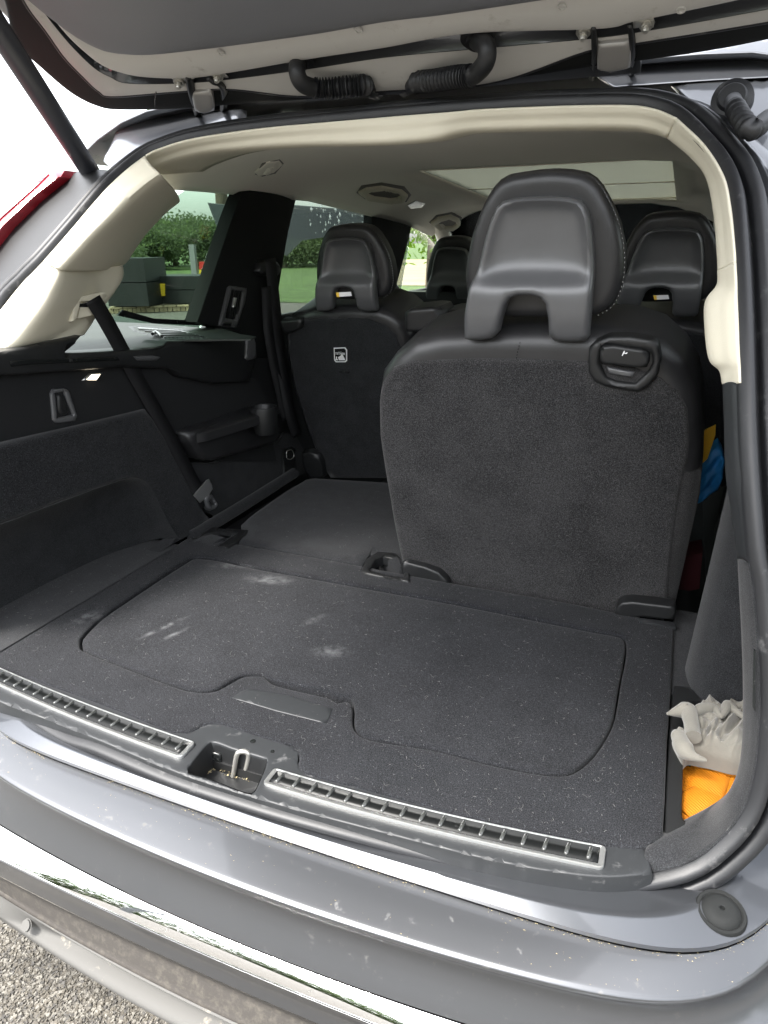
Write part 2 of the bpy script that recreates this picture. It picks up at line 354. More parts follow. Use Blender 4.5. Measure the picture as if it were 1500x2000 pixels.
# ------------------------------------------------------------------ opening path
RIGHT = [(1175,1715),(1325,1692),(1400,1645),(1450,1585),(1472,1515),(1481,1440),(1484,1370),(1481,1275),(1472,1150),(1461,1090),(1453,1000),(1447,915),(1443,827),(1441,746),(1438,625),(1433,508),(1427,425),(1420,375),(1400,325),(1360,275),(1315,232),(1275,215),(1225,208)]
TOP = [(1100,209),(950,215),(750,231),(500,255),(375,275),(310,295),(277,312),(215,365),(150,440),(87,512),(50,550),(0,612)]
BOT = [(100,1412),(200,1452),(340,1510),(484,1557),(580,1585),(700,1617),(850,1655),(950,1680),(1050,1700)]
s0 = SO(0)
R3, T3, B3 = pxs(RIGHT, s0), pxs(TOP, s0), pxs(BOT, s0)
mir = [np.array([-p[0]*1.04, so_y(-p[0]*1.04, p[2]), p[2]]) for p in R3[1:12]][::-1]
mir = [p for p in mir if p[2] < T3[-1][2]-.06]
path = arc(np.array(B3+R3+T3+mir), 260, True)
pt = frames(path, True); pn = np.array([so_n(p) for p in path]); po = np.cross(pt, pn); po /= np.linalg.norm(po, axis=1)[:, None]
if (po*(path-path.mean(0))).sum() < 0: po = -po
def ring(prof, idx=slice(None)): return np.array([[path[i]+po[i]*a+pn[i]*b for (a, b) in prof] for i in range(len(path))[idx]])
cs = lambda a: [tuple(x) for x in cat(a, (len(a)-1)*4+1)]
seal = grid('weatherstrip', ring(cs([(-.001,-.002),(.001,.004),(.007,.011),(.014,.011),(.019,.003),(.0225,-.006),(.024,-.004),(.026,.004),(.033,.008),(.040,.006),(.044,-.001),(.046,-.012)])), 'rubber', car, closed=True, thick=0, smooth=80)
# body flange round the opening (top and sides)
top_i = [i for i in range(len(path)) if path[i][2] > .03]
# rotate so that it is a contiguous run
k0 = next(i for i in range(len(path)) if path[i][2] > .03 and path[i-1][2] <= .03); run = [(k0+j) % len(path) for j in range(len(top_i))]
def run_grid(prof, rr=None): return np.array([[path[i]+po[i]*a+pn[i]*b for (a, b) in prof(i)] for i in (rr or run)])
def body_prof(i):
    z_ = path[i][2]; k = min(1, max(.12, (z_-.05)/.30)) if path[i][0] > 0 else 1
    if z_ > .60: k = min(k, max(.5, 1-(z_-.60)/.14*.5))
    if path[i][0] < -.25: k = .3
    return cs([(.040+(a-.040)*k, -.012+(b+.012)*k) for a, b in BP])
BP = [(.040,-.012),(.055,-.013),(.066,-.006),(.072,-.004),(.084,-.012),(.088,-.022),(.125,-.035),(.165,-.06),(.19,-.12)]
jr = [i for i in run if path[i][0] > 0 or path[i][2] > .8]
grid('body_flange', run_grid(body_prof, jr), 'paint', car, smooth=70, thick=.002)
jl = [i for i in run if not (path[i][0] > 0 or path[i][2] > .8)]
grid('lamp_surround', run_grid(lambda i: cs([(.040,-.012),(.052,-.016),(.062,-.012),(.066,-.022),(.078,-.02),(.11,-.035)]), jl), 'plastic', car, smooth=60, thick=.002)
# ------------------------------------------------------------------ bumper
def fit(pts, z, xe, pw=(0,2), xc=.08):
    q = np.array([Z_(z)(*p) for p in pts]); A = np.stack([np.abs(q[:, 0]-xc)**k for k in pw], 1); co = np.linalg.lstsq(A, q[:, 1], rcond=None)[0]
    return lambda x: np.stack([x, sum(c*np.abs(x-xc)**k for c, k in zip(co, pw)), np.full(len(x), z)], 1)
XS = np.linspace(-.85, .90, 60)
bumper = loft('rear_bumper', [fit(p, z, 0, pw)(XS) for p, z, pw in [
    ([(0,1375),(200,1445),(500,1555),(900,1662),(1100,1698),(1250,1698),(1340,1665),(1400,1600)], -.034, (0,2,10)),
    ([(0,1418),(200,1490),(500,1603),(900,1716),(1100,1757),(1250,1768),(1360,1752),(1440,1700)], -.022, (0,2,10)),
    ([(0,1446),(300,1545),(600,1652),(900,1745),(1200,1827),(1330,1838),(1500,1796)], -.030, (0,2,10)),
    ([(0,1453),(300,1551),(600,1659),(900,1751),(1200,1833),(1330,1844),(1500,1802)], -.040, (0,2,10))]], 'paint', car, nu=120, nv=25, lin=True)
D3 = fit([(0,1455),(300,1553),(600,1661),(900,1753),(1200,1835),(1330,1846),(1500,1804)], -.046, 0, (0,2,10))(XS)
E3 = fit([(0,1518),(200,1618),(500,1738),(800,1843),(1000,1903),(1200,1943),(1340,1943),(1500,1883)], -.062, 0, (0,2,10))(XS)
F3 = fit([(0,1612),(130,1677),(300,1767),(500,1857),(750,1947),(900,1997)], -.1612, 0, (0,2))(XS); F3[:, 1] = np.minimum(F3[:, 1], E3[:, 1]+.012)
v3 = lambda y, z: np.array([0, y, z])
skin = [D3+v3(.001,-.004), D3, D3*.9+E3*.1+v3(0,.0003), D3*.5+E3*.5+v3(0,.0012), D3*.12+E3*.88+v3(0,.0010), D3*.03+E3*.97+v3(0,.0004), E3+v3(-.0012,-.0012), E3+v3(-.0012,-.0045), E3+v3(.0015,-.010)]
for t in (.15,.3,.45,.6,.75,.9,1.0): skin.append((E3+v3(.0015,-.010))*(1-t)+F3*t+v3(.022*math.sin(math.pi*t**.8)*(1-.35*t), 0))
loft('bumper_skin', skin, 'paint_dirty', car, nu=120, nv=76)
def frail(l, z): return fit(l, z, 0)(XS)
Fp = [(0,1615),(130,1680),(300,1770),(500,1860),(750,1950),(900,2000)]; Gp = [(0,1680),(150,1745),(300,1820),(500,1910),(700,1985)]
sh = lambda l, dy: [(x, y+dy) for x, y in l]
mid = lambda a, b, t: [tuple(np.array([x, np.interp(x, [p[0] for p in a], [p[1] for p in a])*(1-t)+np.interp(x, [p[0] for p in b], [p[1] for p in b])*t])) for x in (0,130,300,500,690)]
ra_, rb_c = frail(Fp, -.1625), frail(Gp, -.1870); nb_ = np.array([0,-.66,.75])
loft('chrome_strip', [ra_-nb_*.004] + [ra_*(1-t)+rb_c*t+nb_*.0020*(1-(2*t-1)**2) for t in (0,.1,.25,.4,.55,.7,.85,.95,1)] + [rb_c-nb_*.004], 'chrome', car, nu=120, nv=61)
Hp = [(0,1712),(200,1808),(400,1903),(590,1990)]; Ip = [(0,1755),(150,1833),(300,1916),(430,1996)]; Jp = [(0,1795),(150,1882),(330,1997)]
loft('lower_band', [frail(sh(Gp,1), -.189), frail(sh(Gp,5), -.192), frail(mid(Gp, Hp, .6), -.214), frail(Hp, -.236)], 'paint_dirty', car, nu=100, nv=16)
loft('grime_channel', [frail(sh(Hp,1), -.238), frail(sh(Hp,6), -.262), frail(sh(Ip,-12), -.292), frail(Ip, -.296)], 'grime', car, nu=100, nv=16, lin=True)
loft('skid_plate', [frail(sh(Ip,-2), -.290), frail(sh(Ip,3), -.297), frail(mid(Ip, Jp, .6), -.33), frail(Jp, -.345), frail(sh(Jp,4), -.40)], 'skid', car, nu=100, nv=24)
# parking sensor ring on the skid plate
ps = fit([(50,1806)], -.315, 0, (0,))(np.array([Z_(-.315)(52,1806)[0]]))[0]
disc('parking_sensor', ps+np.array([0,-.001,0]), (-.1,-.8,.6), .0085, .002, 'skid', car, prof=[(0,.001),(.0085,.001),(.0085,-.002),(.0098,-.002)])
# bump stop
bs = Z_(-.026)(1408,1783); bn = np.array([0,-.15,1.])
disc('bump_stop', bs+np.array([0,0,.001]), bn, .03, .01, 'plastic_matte', car, prof=[(0,.004),(.0022,.004),(.003,.008),(.012,.009),(.0185,.006),(.021,.0015),(.0225,.003),(.0255,.003),(.027,0),(.027,-.01)])
disc('bump_hole', bs+np.array([0,0,.0051]), bn, .0028, .0004, 'gloss_black', car)
# ------------------------------------------------------------------ sill trim, scuff plates, striker
Ain = [(-300,1180),(-120,1256),(0,1304),(130,1348),(250,1393),(335,1428),(366,1429),(388,1420),(410,1411),(429,1411),(484,1428),(566,1454),(581,1462),(585,1476),(582,1493),(594,1507),(628,1518),(700,1536),(1000,1617),(1180,1650),(1262,1658)]
Bout = [(1275,1706),(1175,1712),(1050,1697),(950,1677),(850,1652),(700,1613),(580,1581),(484,1553),(340,1506),(200,1448),(100,1408),(0,1370),(-120,1315),(-300,1240)]
cav = [(405,1453),(422,1450),(455,1462),(518,1481),(521,1488),(515,1507),(503,1534),(494,1548),(474,1546),(412,1522),(372,1510),(369,1498)]
Bs = [tuple(p) for p in cat(Bout, 60)]
sill = relief('sill_trim', [(p[0], p[1]-6) for p in Ain]+Bs, Z_(-.003), 'plastic_grey', car, back=(0,0,-1), depth=.03, r=4, rm=.002, step=12, smh=True, holes=[cav])
c3 = np.array([Z_(-.004)(*p) for p in arc(cav, 40, True)]); cc = c3.mean(0)
G = np.array([[p+np.array([0,0,dz])+(cc-p)*s for dz, s in ((0,0),(-.004,.03),(-.045,.06),(-.047,.12),(-.048,.99))] for p in c3])
grid('latch_well', G, 'plastic', sill, closed=True, smooth=40, flip=True)
st = [Z_(-.050)(453,1519), Z_(-.012)(459,1482), Z_(-.002)(466,1471), Z_(-.002)(482,1468), Z_(-.012)(487,1478), Z_(-.050)(479,1513)]
st = [np.array([.5*(st[0][0]+q[0]) if 0 else q[0], .5*(q[1]+.5*(st[0][1]+st[-1][1])), q[2]]) for q in st]
tube('striker', st, .0036, 'steel', sill, n=12, seg=40)
box('latch_block', Z_(-.05)(412,1500)-np.array([.012,-.0,0]), Z_(-.05)(440,1492)+np.array([.004,.012,.03]), 'gloss_black', sill, .003)
V = []; Fc = []
for i in range(90):
    t = random.random(); px = 385+110*t; py = 1515-18*(1-abs(t-.35)*1.6)+random.uniform(-3, 14); c = Z_(-.048)(px, py); s = random.uniform(.0008, .0026)
    b = len(V); V += [c+np.array([random.uniform(-1,1)*s, random.uniform(-1,1)*s, random.uniform(0,1)*s]) for _ in range(4)]; Fc += [[b,b+1,b+2],[b,b+2,b+3],[b,b+3,b+1],[b+1,b+3,b+2]]
tag(mesh_obj('latch_debris', V, Fc, 'debris', sill, 0), None, kind='stuff')
disc('trim_clip', Z_(-.003)(494,1448), (0,0,1), .0042, .0006, 'gloss_black', sill); disc('trim_clip', Z_(-.003)(532,1468), (0,0,1), .0032, .0006, 'gloss_black', sill)
def scuff(inner, outer, x0, x1, nrib):
    rin = fit(inner, 0, 0, (0,2)); rout = fit(outer, 0, 0, (0,2)); n = 40; xs = np.linspace(x0, x1, n); a = rin(xs); b = rout(xs)
    b[:, 0] = a[:, 0]  # same stations
    def P(t, s, z): return np.array([np.interp(t, np.linspace(0,1,n), a[:, 0]), np.interp(t, np.linspace(0,1,n), a[:, 1])*(1-s)+np.interp(t, np.linspace(0,1,n), b[:, 1])*s, z])
    wdt = np.linalg.norm(a[n//2]-b[n//2]); L = x1-x0
    outl = [(t, 0) for t in np.linspace(.012, .988, 30)]+[(.997, .06), (1, .15), (1, .85), (.997, .94)]+[(t, 1) for t in np.linspace(.988, .012, 30)]+[(.003, .94), (0, .85), (0, .15), (.003, .06)]
    tl = .004/L; tw = .0020/wdt; two = .0050/wdt
    inl = [(max(1.7*tl, min(1-1.7*tl, t)), max(tw, min(1-two, s))) for t, s in outl]
    G = []
    for (t, s), (ti, si) in zip(outl, inl):
        m_ = lambda k: (t+(ti-t)*k, s+(si-s)*k)
        G.append([P(*m_(0), -.004), P(*m_(.0), .0005), P(*m_(.12), .0018), P(*m_(.75), .0018), P(*m_(1), .001), P(*m_(1), -.004)])
    fr = grid('scuff_plate', np.array(G), 'satin', car, closed=True, smooth=50)
    ii = np.linspace(1.7*tl, 1-1.7*tl, 60); GG = np.array([[P(t, tw, .0006), P(t, 1-two, .0006)] for t in ii]); grid('insert', GG, 'insert_black', fr, flip=True, thick=.002)
    proto = None
    for k in range(nrib):
        t = (k+.7)/(nrib+.4); c = P(t, .5*(tw+1-two), .0008); c2 = P(t, 1-two-.08, -.001); c1 = P(t, tw+.1, -.001)
        if proto is None:
            hl = np.linalg.norm(c2-c1)/2; pr = []
            for yy, wv, hh in ((-hl,.0,.0),(-hl*.98,.0018,.0015),(-hl*.9,.0026,.0026),(hl*.9,.0026,.0026),(hl*.98,.0018,.0015),(hl,0,0)):
                pr.append([np.array([wv*math.cos(a), yy, hh*math.sin(a)]) for a in np.linspace(0, math.pi, 9)])
            proto = grid('rib', np.array(pr), 'gloss_rib', fr, smooth=60)
            o = proto
        else: o = proto.copy(); COL.objects.link(o); o.parent = fr
        o.location = Vector(c)-wloc(fr); o.rotation_euler = (0, 0, -.10+.20*0)
M['gloss_rib'] = mat('gloss_rib', (.04,.042,.04), .12, spec=.8)
scuff([(534,1503),(700,1545),(900,1597),(1000,1617),(1100,1640),(1175,1653)], [(521,1535),(700,1584),(950,1645),(1100,1682),(1170,1696)], Z_(0)(520,1520)[0], Z_(0)(1182,1675)[0], 17)
scuff([(0,1306),(125,1355),(250,1407),(350,1440)], [(0,1340),(100,1380),(200,1424),(330,1474)], -.56, Z_(0)(376,1458)[0], 19)
# ------------------------------------------------------------------ load floor
hatch = [(160,1255),(165,1243),(200,1208),(255,1170),(310,1133),(370,1095),(382,1090),(400,1091),(425,1094),(500,1110),(600,1128),(750,1155),(900,1182),(1050,1212),(1150,1232),(1205,1242),(1217,1248),(1221,1262),(1218,1290),(1210,1328),(1200,1390),(1193,1415),(1180,1440),(1162,1468),(1140,1490),(1120,1504),(1100,1510),(1050,1507),(950,1487),(850,1461),(750,1445),(715,1437),(700,1428),(692,1412),(693,1390),(690,1368),(680,1360),(650,1355),(635,1347),(535,1326),(515,1317),(490,1315),(470,1318),(450,1328),(425,1342),(405,1347),(380,1346),(350,1339),(270,1309),(172,1270)]
hole = [(155,1256),(160,1241),(197,1204),(252,1166),(307,1129),(367,1091),(382,1086),(400,1087),(426,1090),(501,1106),(601,1124),(751,1151),(901,1178),(1051,1208),(1151,1228),(1207,1238),(1221,1245),(1225,1262),(1222,1290),(1214,1328),(1204,1390),(1197,1416),(1184,1442),(1165,1471),(1143,1494),(1122,1508),(1100,1514),(1050,1511),(949,1491),(849,1465),(748,1449),(711,1440),(696,1430),(688,1412),(689,1392),(685,1374),(676,1368),(655,1372),(640,1362),(540,1338),(515,1321),(490,1319),(472,1322),(453,1332),(427,1346),(405,1351),(379,1350),(348,1343),(267,1313),(167,1273)]
floor_out = [(p[0], p[1]+1) for p in Ain[:-1]]+[(1262,1656),(1295,1630),(1299,1560),(1303,1450),(1307,1400),(1312,1320),(1317,1215),(1244,1205),(1100,1177),(880,1141),(720,1112),(560,1084),(430,1062),(380,1056)]+[(410,1024),(310,1084),(200,1150),(100,1210),(0,1270),(-200,1388)][::1]
# left edge follows the wall at x = -.56
lf = [Z_(0)(0,1270)]
def proj(P): q = RM.T@(np.array(P)-CAM); return (750+F*q[0]/-q[2], 1000-F*q[1]/-q[2])
fl_left = [proj((-.565, y, 0)) for y in (.63, .45, .3, .15, .03, -.03)]
Ain_w = [(p[0], p[1]+1) for p in Ain[2:-1]]
floor_out = [fl_left[-1]]+Ain_w+[(1262,1656),(1295,1630),(1299,1560),(1303,1450),(1307,1400),(1312,1320),(1317,1215),(1244,1203),(1100,1174),(880,1137),(720,1107),(560,1078),(430,1056),(405,1051)]+fl_left[:-1]
cargo = relief('cargo_floor', floor_out, Z_(0), 'carpet_floor', car, back=(0,0,-1), depth=.03, r=5, rm=.004, step=13, holes=[hole], smh=True)
relief('floor_hatch', hatch, Z_(.0005), 'carpet_floor', car, back=(0,0,-1), depth=.03, r=5, rm=.004, step=13, sm=True)
box('hatch_well', (-.56,-.02,-.055), (.57,.62,-.035), 'plastic', cargo, 0)
relief('grip_pad', [(452,1362),(470,1350),(485,1344),(560,1357),(650,1383),(643,1402),(637,1412),(540,1388)], Z_(.0012), 'plastic_grey', cargo, back=(0,0,-1), depth=.004, r=3, rm=.001, step=14)
# folded left third-row seat
fold = relief('folded_seat_back', [(432,1050),(452,1040),(475,1035),(470,1020),(500,996),(560,955),(597,933),(615,930),(660,933),(745,938),(900,955),(1000,1000),(1000,1120),(780,1105),(740,1075),(722,1080),(706,1098),(560,1073)], Z_(.004), 'carpet', car, back=(0,0,-1), depth=.05, r=9, rm=.010, step=16)
tag(fold, 'folded flat left third-row seat covered in black carpet')
relief('hinge_cover', [(375,1050),(410,1024),(425,1030),(468,1032),(488,1034),(480,1045),(445,1068),(425,1064),(450,1048),(462,1040),(428,1036)], Z_(.006), 'plastic', fold, back=(0,0,-1), depth=.01, r=4, rm=.003, step=8)
relief('hinge_flap', [(378,1056),(402,1040),(438,1048),(412,1064)], Z_(.002), 'carpet', fold, back=(0,0,-1), depth=.01, r=3, rm=.002, step=10)
box('floor_gap', (-.6,.60,-.10), (.60,1.2,-.06), 'fabric_dark', fold, 0)
# ------------------------------------------------------------------ raised third-row seat
seat = empty('third_row_seat', (.27, .62, 0)); attach(seat, car); tag(seat, 'raised right third-row seat seen from behind, black leather edge and carpeted back')
PS = PL((0,.628,0), (0,1,.2))
nb = (0,.98,.2)
def shift(s, dv): dv = np.array(dv); return lambda a, b: s(a, b)+dv
shell_out = [(790,1124),(784,1108),(765,1020),(748,930),(735,853),(730,783),(737,735),(762,700),(805,667),(860,652),(940,646),(1050,645),(1150,647),(1230,652),(1290,672),(1335,712),(1362,760),(1372,810),(1373,870),(1373,906),(1366,985),(1340,1103),(1319,1195),(1308,1226)]
relief('seat_shell', shell_out, PS, None, seat, back=nb, depth=.12, r=42, rm=.040, step=18, sm=False,
    mats=['leather','carpet_seat'], matfn=lambda c: 1 if c[2] < .335-.045*(c[0]) else 0, smooth=60)
panel = [(800,1126),(788,1104),(770,1020),(755,930),(743,850),(741,783),(747,748),(768,719),(808,704),(913,700),(1020,700),(1153,705),(1240,718),(1290,737),(1327,764),(1343,800),(1346,863),(1343,895),(1330,950),(1318,1020),(1308,1100),(1300,1190),(1296,1222)]
relief('back_panel', panel, shift(PS, (0,-.003,0)), 'carpet_seat', seat, back=nb, depth=.03, r=8, rm=.006, step=18,
    h=lambda x, y, d, q: -.004*math.exp(-((x-1050)/260)**2-((y-900)/200)**2)+.0012*math.sin(x*.023+y*.011)*math.sin(y*.019))
# piping line between shell leather and carpet sleeve
for a in ():
    tube('seam', pxs(a, shift(PS, (0,-.006 if a[0][0] < 800 else -.001,0))), .0012, 'stitch', seat, n=6)
# centre stitch on leather band
for i in range(9):
    t = i/8; a = (1018-8*t, 652+45*t); b = (1018-8*(t+.06), 652+45*(t+.06)); off = (0, -.004+.030*(1-t)**3, 0)
    tube('stitch', pxs([a, b], shift(PS, off)), .0007, 'gloss_black', seat, n=5)
# release handle
hs_ = shift(PS, (0,-.015,0))
hb = relief('handle_bezel', [(1150,705),(1152,680),(1165,668),(1190,657),(1230,656),(1280,664),(1287,672),(1292,700),(1286,730),(1268,752),(1250,763),(1225,762),(1180,752),(1160,742),(1152,728)], hs_, 'plastic', seat, back=nb, depth=.02, r=10, rm=.006, step=8,
    holes=[[(1172,708),(1176,676),(1190,672),(1262,683),(1274,690),(1276,708),(1268,724),(1242,748),(1205,744),(1186,736)]])
relief('handle_well', [(1165,670),(1285,670),(1285,750),(1165,750)], shift(PS, (0,.003,0)), 'plastic', hb, back=nb, depth=.004, step=20)
relief('release_handle', [(1173,703),(1174,680),(1180,674),(1200,672),(1258,681),(1268,688),(1269,706),(1264,716),(1245,716),(1180,708)], shift(PS, (0,-.020,0)), 'plastic', hb, back=nb, depth=.018, r=6, rm=.006, step=7)
relief('handle_lip', [(1186,716),(1240,726),(1236,736),(1190,728)], shift(PS, (0,-.010,0)), 'plastic_shell', hb, back=nb, depth=.01, r=3, rm=.003, step=6)
t_ = PS(1222,687)+np.array([0,-.0212,0]); text('recline_mark', 'P', t_, (math.pi/2-.2, .35, .15), .015, 'white_print', hb)
# hinge brackets at the foot of the seat
PB = PL((0,.60,0), (0,1,.1))
relief('seat_bracket', [(783,1102),(790,1098),(830,1108),(855,1118),(872,1135),(876,1145),(820,1136),(785,1128)], PB, 'plastic', seat, back=(0,1,0), depth=.02, r=5, rm=.004, step=7)
relief('seat_bracket', [(1200,1200),(1203,1188),(1215,1178),(1235,1176),(1318,1186),(1320,1200),(1316,1212),(1250,1206),(1244,1214),(1204,1206)], PL((0,.585,0),(0,1,.1)), 'plastic', seat, back=(0,1,0), depth=.03, r=5, rm=.004, step=7)
relief('hinge_plate', [(1246,1206),(1316,1214),(1320,1224),(1250,1214)], Z_(.004), 'plastic_grey', seat, back=(0,0,-1), depth=.006, r=2, rm=.001, step=8)
relief('hinge_cup', [(706,1112),(716,1090),(738,1076),(770,1078),(783,1084),(786,1100),(800,1110),(800,1134),(770,1130),(712,1118)], Z_(.005), 'plastic', seat, back=(0,0,-1), depth=.02, r=4, rm=.003, step=7, holes=[[(722,1112),(733,1092),(748,1086),(775,1090),(790,1112),(788,1126),(760,1122)]])
# ------------------------------------------------------------------ head restraint (one kind, copied to the other rows)
def headrest(parent):
    root = relief('headrest_shell', [(908,660),(911,610),(919,560),(926,540),(932,522),(944,470),(954,435),(967,405),(980,393),(1000,387),(1032,384),(1070,383),(1106,385),(1130,391),(1141,403),(1150,425),(1156,470),(1159,520),(1158,560),(1155,610),(1150,658),(1142,667),(1110,668),(1082,665),(1073,655),(1073,620),(1068,592),(1058,580),(1041,575),(1015,575),(1000,580),(990,592),(981,620),(974,647),(962,660),(940,664),(915,664)],
        PL((0,.50,.6),(0,1,.16)), 'plastic_shell', parent, back=(0,1,.05), depth=.022, r=13, rm=.010, step=7, smooth=60,
        h=lambda x, y, d, q: (-.020*(1/(1+math.exp(-(y-548)/9)))+.014*(1-math.exp(-max(0,d-10)/14))*(1/(1+math.exp((y-535)/14))) + .010*max(0,(y-610)/55)**1.5), origin=(.27,.50,.6))
    HP = PL((0,.525,.6),(0,1,.12))
    cush = relief('headrest_cushion', [(911,605),(905,543),(907,515),(912,490),(920,455),(932,421),(944,393),(960,366),(975,350),(995,340),(1045,332),(1080,330),(1110,332),(1140,338),(1158,350),(1172,367),(1193,405),(1207,440),(1216,485),(1217,515),(1215,545),(1206,577),(1190,602),(1163,618),(1120,622),(1000,622),(940,618)],
        HP, 'leather', root, back=(0,1,.1), depth=.045, r=26, rm=.016, step=10, smooth=60, sm=False,
        h=lambda x, y, d, q: 0)
    # piping and stitching around the cushion
    pp = [(905,543),(907,515),(912,490),(920,455),(932,421),(944,393),(960,366),(975,350),(995,340),(1045,332),(1080,330),(1110,332),(1140,338),(1158,350),(1172,367),(1193,405),(1207,440),(1216,485),(1217,515),(1215,545),(1206,577),(1190,602),(1163,618)]
    q = arc([HP(*p)+np.array([0,.022,0]) for p in pp], 150)
    tube('piping', q[::6], .0022, 'leather', root, n=6)
    V = []; Fc = []; cm = q.mean(0)
    for i in range(40, 149, 2):
        a, b = q[i], q[i]+(q[i+1]-q[i])*.62; a = a+(a-cm)*.006+np.array([0,-.0035,0]); b = b+(b-cm)*.006+np.array([0,-.0035,0]); k = len(V); n_ = np.array([0,-.0008,0]); s = np.cross(b-a, [0,1,0]); s = s/np.linalg.norm(s)*.0006
        V += [a-s, b-s, b+s, a+s, a-s+n_, b-s+n_, b+s+n_, a+s+n_]; Fc += [[k+4,k+5,k+6,k+7],[k,k+1,k+5,k+4],[k+1,k+2,k+6,k+5],[k+2,k+3,k+7,k+6],[k+3,k,k+4,k+7]]
    st_ = mesh_obj('stitching', V, Fc, 'stitch', root, 0); st_['kind'] = 'stuff'
    return root
hr = headrest(seat)
def copy_tree(o, parent=None, loc=None, scale=None):
    c = o.copy(); COL.objects.link(c); c.parent = parent
    if loc is not None: c.location = Vector(loc)-(wloc(parent) if parent else Vector())
    if scale: c.scale = scale
    for ch in o.children: copy_tree(ch, c)
    return c
# bottom leather roll where the posts enter is the shell itself
# ------------------------------------------------------------------ second row
def row2(name, outl, pan, y0, s, label):
    e = empty(name, (0, y0, 0)); e.location = Vector(PL((0,y0,0),(0,1,s))(*outl[0])); attach(e, car); tag(e, label)
    S = PL((0,y0,0), (0,1,s)); n = (0,1,s)
    relief('seat_shell', outl, S, 'leather', e, back=n, depth=.14, r=16, rm=.03, step=14, smooth=60)
    if pan: relief('back_panel', pan, shift(S, (0,-.003,0)), 'carpet', e, back=n, depth=.02, r=5, rm=.005, step=16)
    return e, S
s2, S2 = row2('second_row_seat', [(640,938),(610,880),(590,830),(568,760),(556,690),(552,640),(565,618),(608,606),(680,602),(740,604),(765,614),(785,630),(800,660),(810,720),(815,940)],
    [(645,934),(622,890),(600,830),(578,760),(566,700),(562,655),(575,635),(600,624),(660,620),(720,622),(752,634),(776,655),(786,678),(795,720),(800,934)], 1.16, .25, 'left second-row seat with a tether sticker on its carpeted back')
box('isofix_slot', S2(664,722)+np.array([0,-.006,0]), S2(684,735)+np.array([0,.0,.01]), 'gloss_black', s2, .001)
tp = S2(666,692)+np.array([0,-.0045,0]); tilt = math.atan(.25)
relief('tether_sticker', [(653,679),(675,678),(679,683),(679,704),(676,707),(657,707),(654,703)], shift(S2, (0,-.0040,0)), 'white_print', s2, back=(0,1,.2), depth=.001, step=6)
relief('sticker_field', [(655,681),(674,680),(677,684),(677,703),(675,705),(658,705),(656,702)], shift(S2, (0,-.0052,0)), 'gloss_black', s2, back=(0,1,.2), depth=.001, step=6)
rt = (math.pi/2-tilt, 0, 0)
text('sticker_text', 'TOP\nTETHER', S2(666,688)+np.array([0,-.0058,0]), rt, .0085, 'white_print', s2)
relief('sticker_icon', [(664,703),(662,697),(666,695),(670,691),(674,698),(676,703)], shift(S2, (0,-.0062,0)), 'white_print', s2, back=(0,1,.2), depth=.0005, step=4)
relief('sticker_anchor', [(658,696),(660,696),(660,702),(662,700),(662,703),(657,703),(657,700),(658,701)], shift(S2, (0,-.0062,0)), 'white_print', s2, back=(0,1,.2), depth=.0005, step=4)
relief('seat_latch', [(553,626),(580,624),(594,622),(596,638),(585,645),(565,652),(556,645)], shift(S2,(0,-.02,0)), 'plastic', s2, back=(0,1,.2), depth=.03, r=5, rm=.006, step=6)
relief('hinge_cover', [(598,880),(612,878),(628,884),(636,900),(640,928),(612,930),(600,905)], shift(S2,(0,-.03,0)), 'plastic', s2, back=(0,1,.1), depth=.03, r=4, rm=.004, step=8)
h2 = copy_tree(hr, s2, S2(677,560), (.83,.83,.81))
s2r, S2r = row2('second_row_seat', [(1100,960),(1110,700),(1120,655),(1150,638),(1220,630),(1330,628),(1390,640),(1415,665),(1425,720),(1425,960)], [(1110,955),(1122,720),(1132,672),(1160,655),(1220,648),(1330,646),(1380,656),(1400,678),(1410,720),(1412,950)], 1.16, .25, 'right second-row seat mostly hidden behind the raised third-row seat')
copy_tree(hr, s2r, S2r(1292,561), (.83,.83,.825))
# centre section and its folded head restraint
s2c, S2c = row2('second_row_seat', [(800,940),(800,720),(802,665),(830,650),(900,645),(1040,645),(1100,650),(1110,700),(1110,940)], None, 1.18, .25, 'narrow centre second-row seat with its headrest folded down')
relief('folded_headrest', [(790,650),(788,612),(800,604),(840,600),(858,602),(864,612),(862,640),(850,650)], PL((0,1.02,0),(0,1,.2)), 'leather', s2c, back=(0,1,.1), depth=.08, r=8, rm=.012, step=7)
relief('folded_headrest_back', [(860,640),(858,612),(880,606),(960,606),(1000,612),(1000,645),(900,650)], PL((0,1.06,0),(0,1,.2)), 'plastic', s2c, back=(0,1,.1), depth=.08, r=8, rm=.012, step=7)
for px, pp_ in ((671,575),(1291,581)):
    S_ = PL((0,.97,0),(0,1,.16)); pr_ = s2 if px < 900 else s2r
    relief('warning_label', [(px-15,pp_-4),(px+14,pp_-5),(px+16,pp_+3),(px-13,pp_+5)], S_, 'white_print', pr_, back=(0,1,0), depth=.001, step=6)
    relief('warning_label_edge', [(px-15,pp_-4),(px-9,pp_-4),(px-8,pp_+5),(px-13,pp_+5)], shift(S_, (0,-.0006,0)), 'yellow_print', pr_, back=(0,1,0), depth=.001, step=6)
# side seat belt strand and buckle webbing between second row and pillar
ribbon('second_row_belt', [X_(-.60)(528,505), X_(-.59)(538,600), X_(-.57)(548,690), X_(-.55)(566,800), X_(-.54)(580,850)], .040, (.3,.9,.1), 'belt', car)
ribbon('second_row_belt', [X_(-.60)(520,560), X_(-.585)(524,640), X_(-.575)(537,720), X_(-.56)(560,820)], .03, (.5,.8,.1), 'belt', car)
relief('belt_guide', [(512,515),(520,508),(545,512),(552,525),(545,540),(518,538),(510,530)], X_(-.605), 'plastic', car, back=(-1,0,0), depth=.02, r=5, rm=.006, step=6)
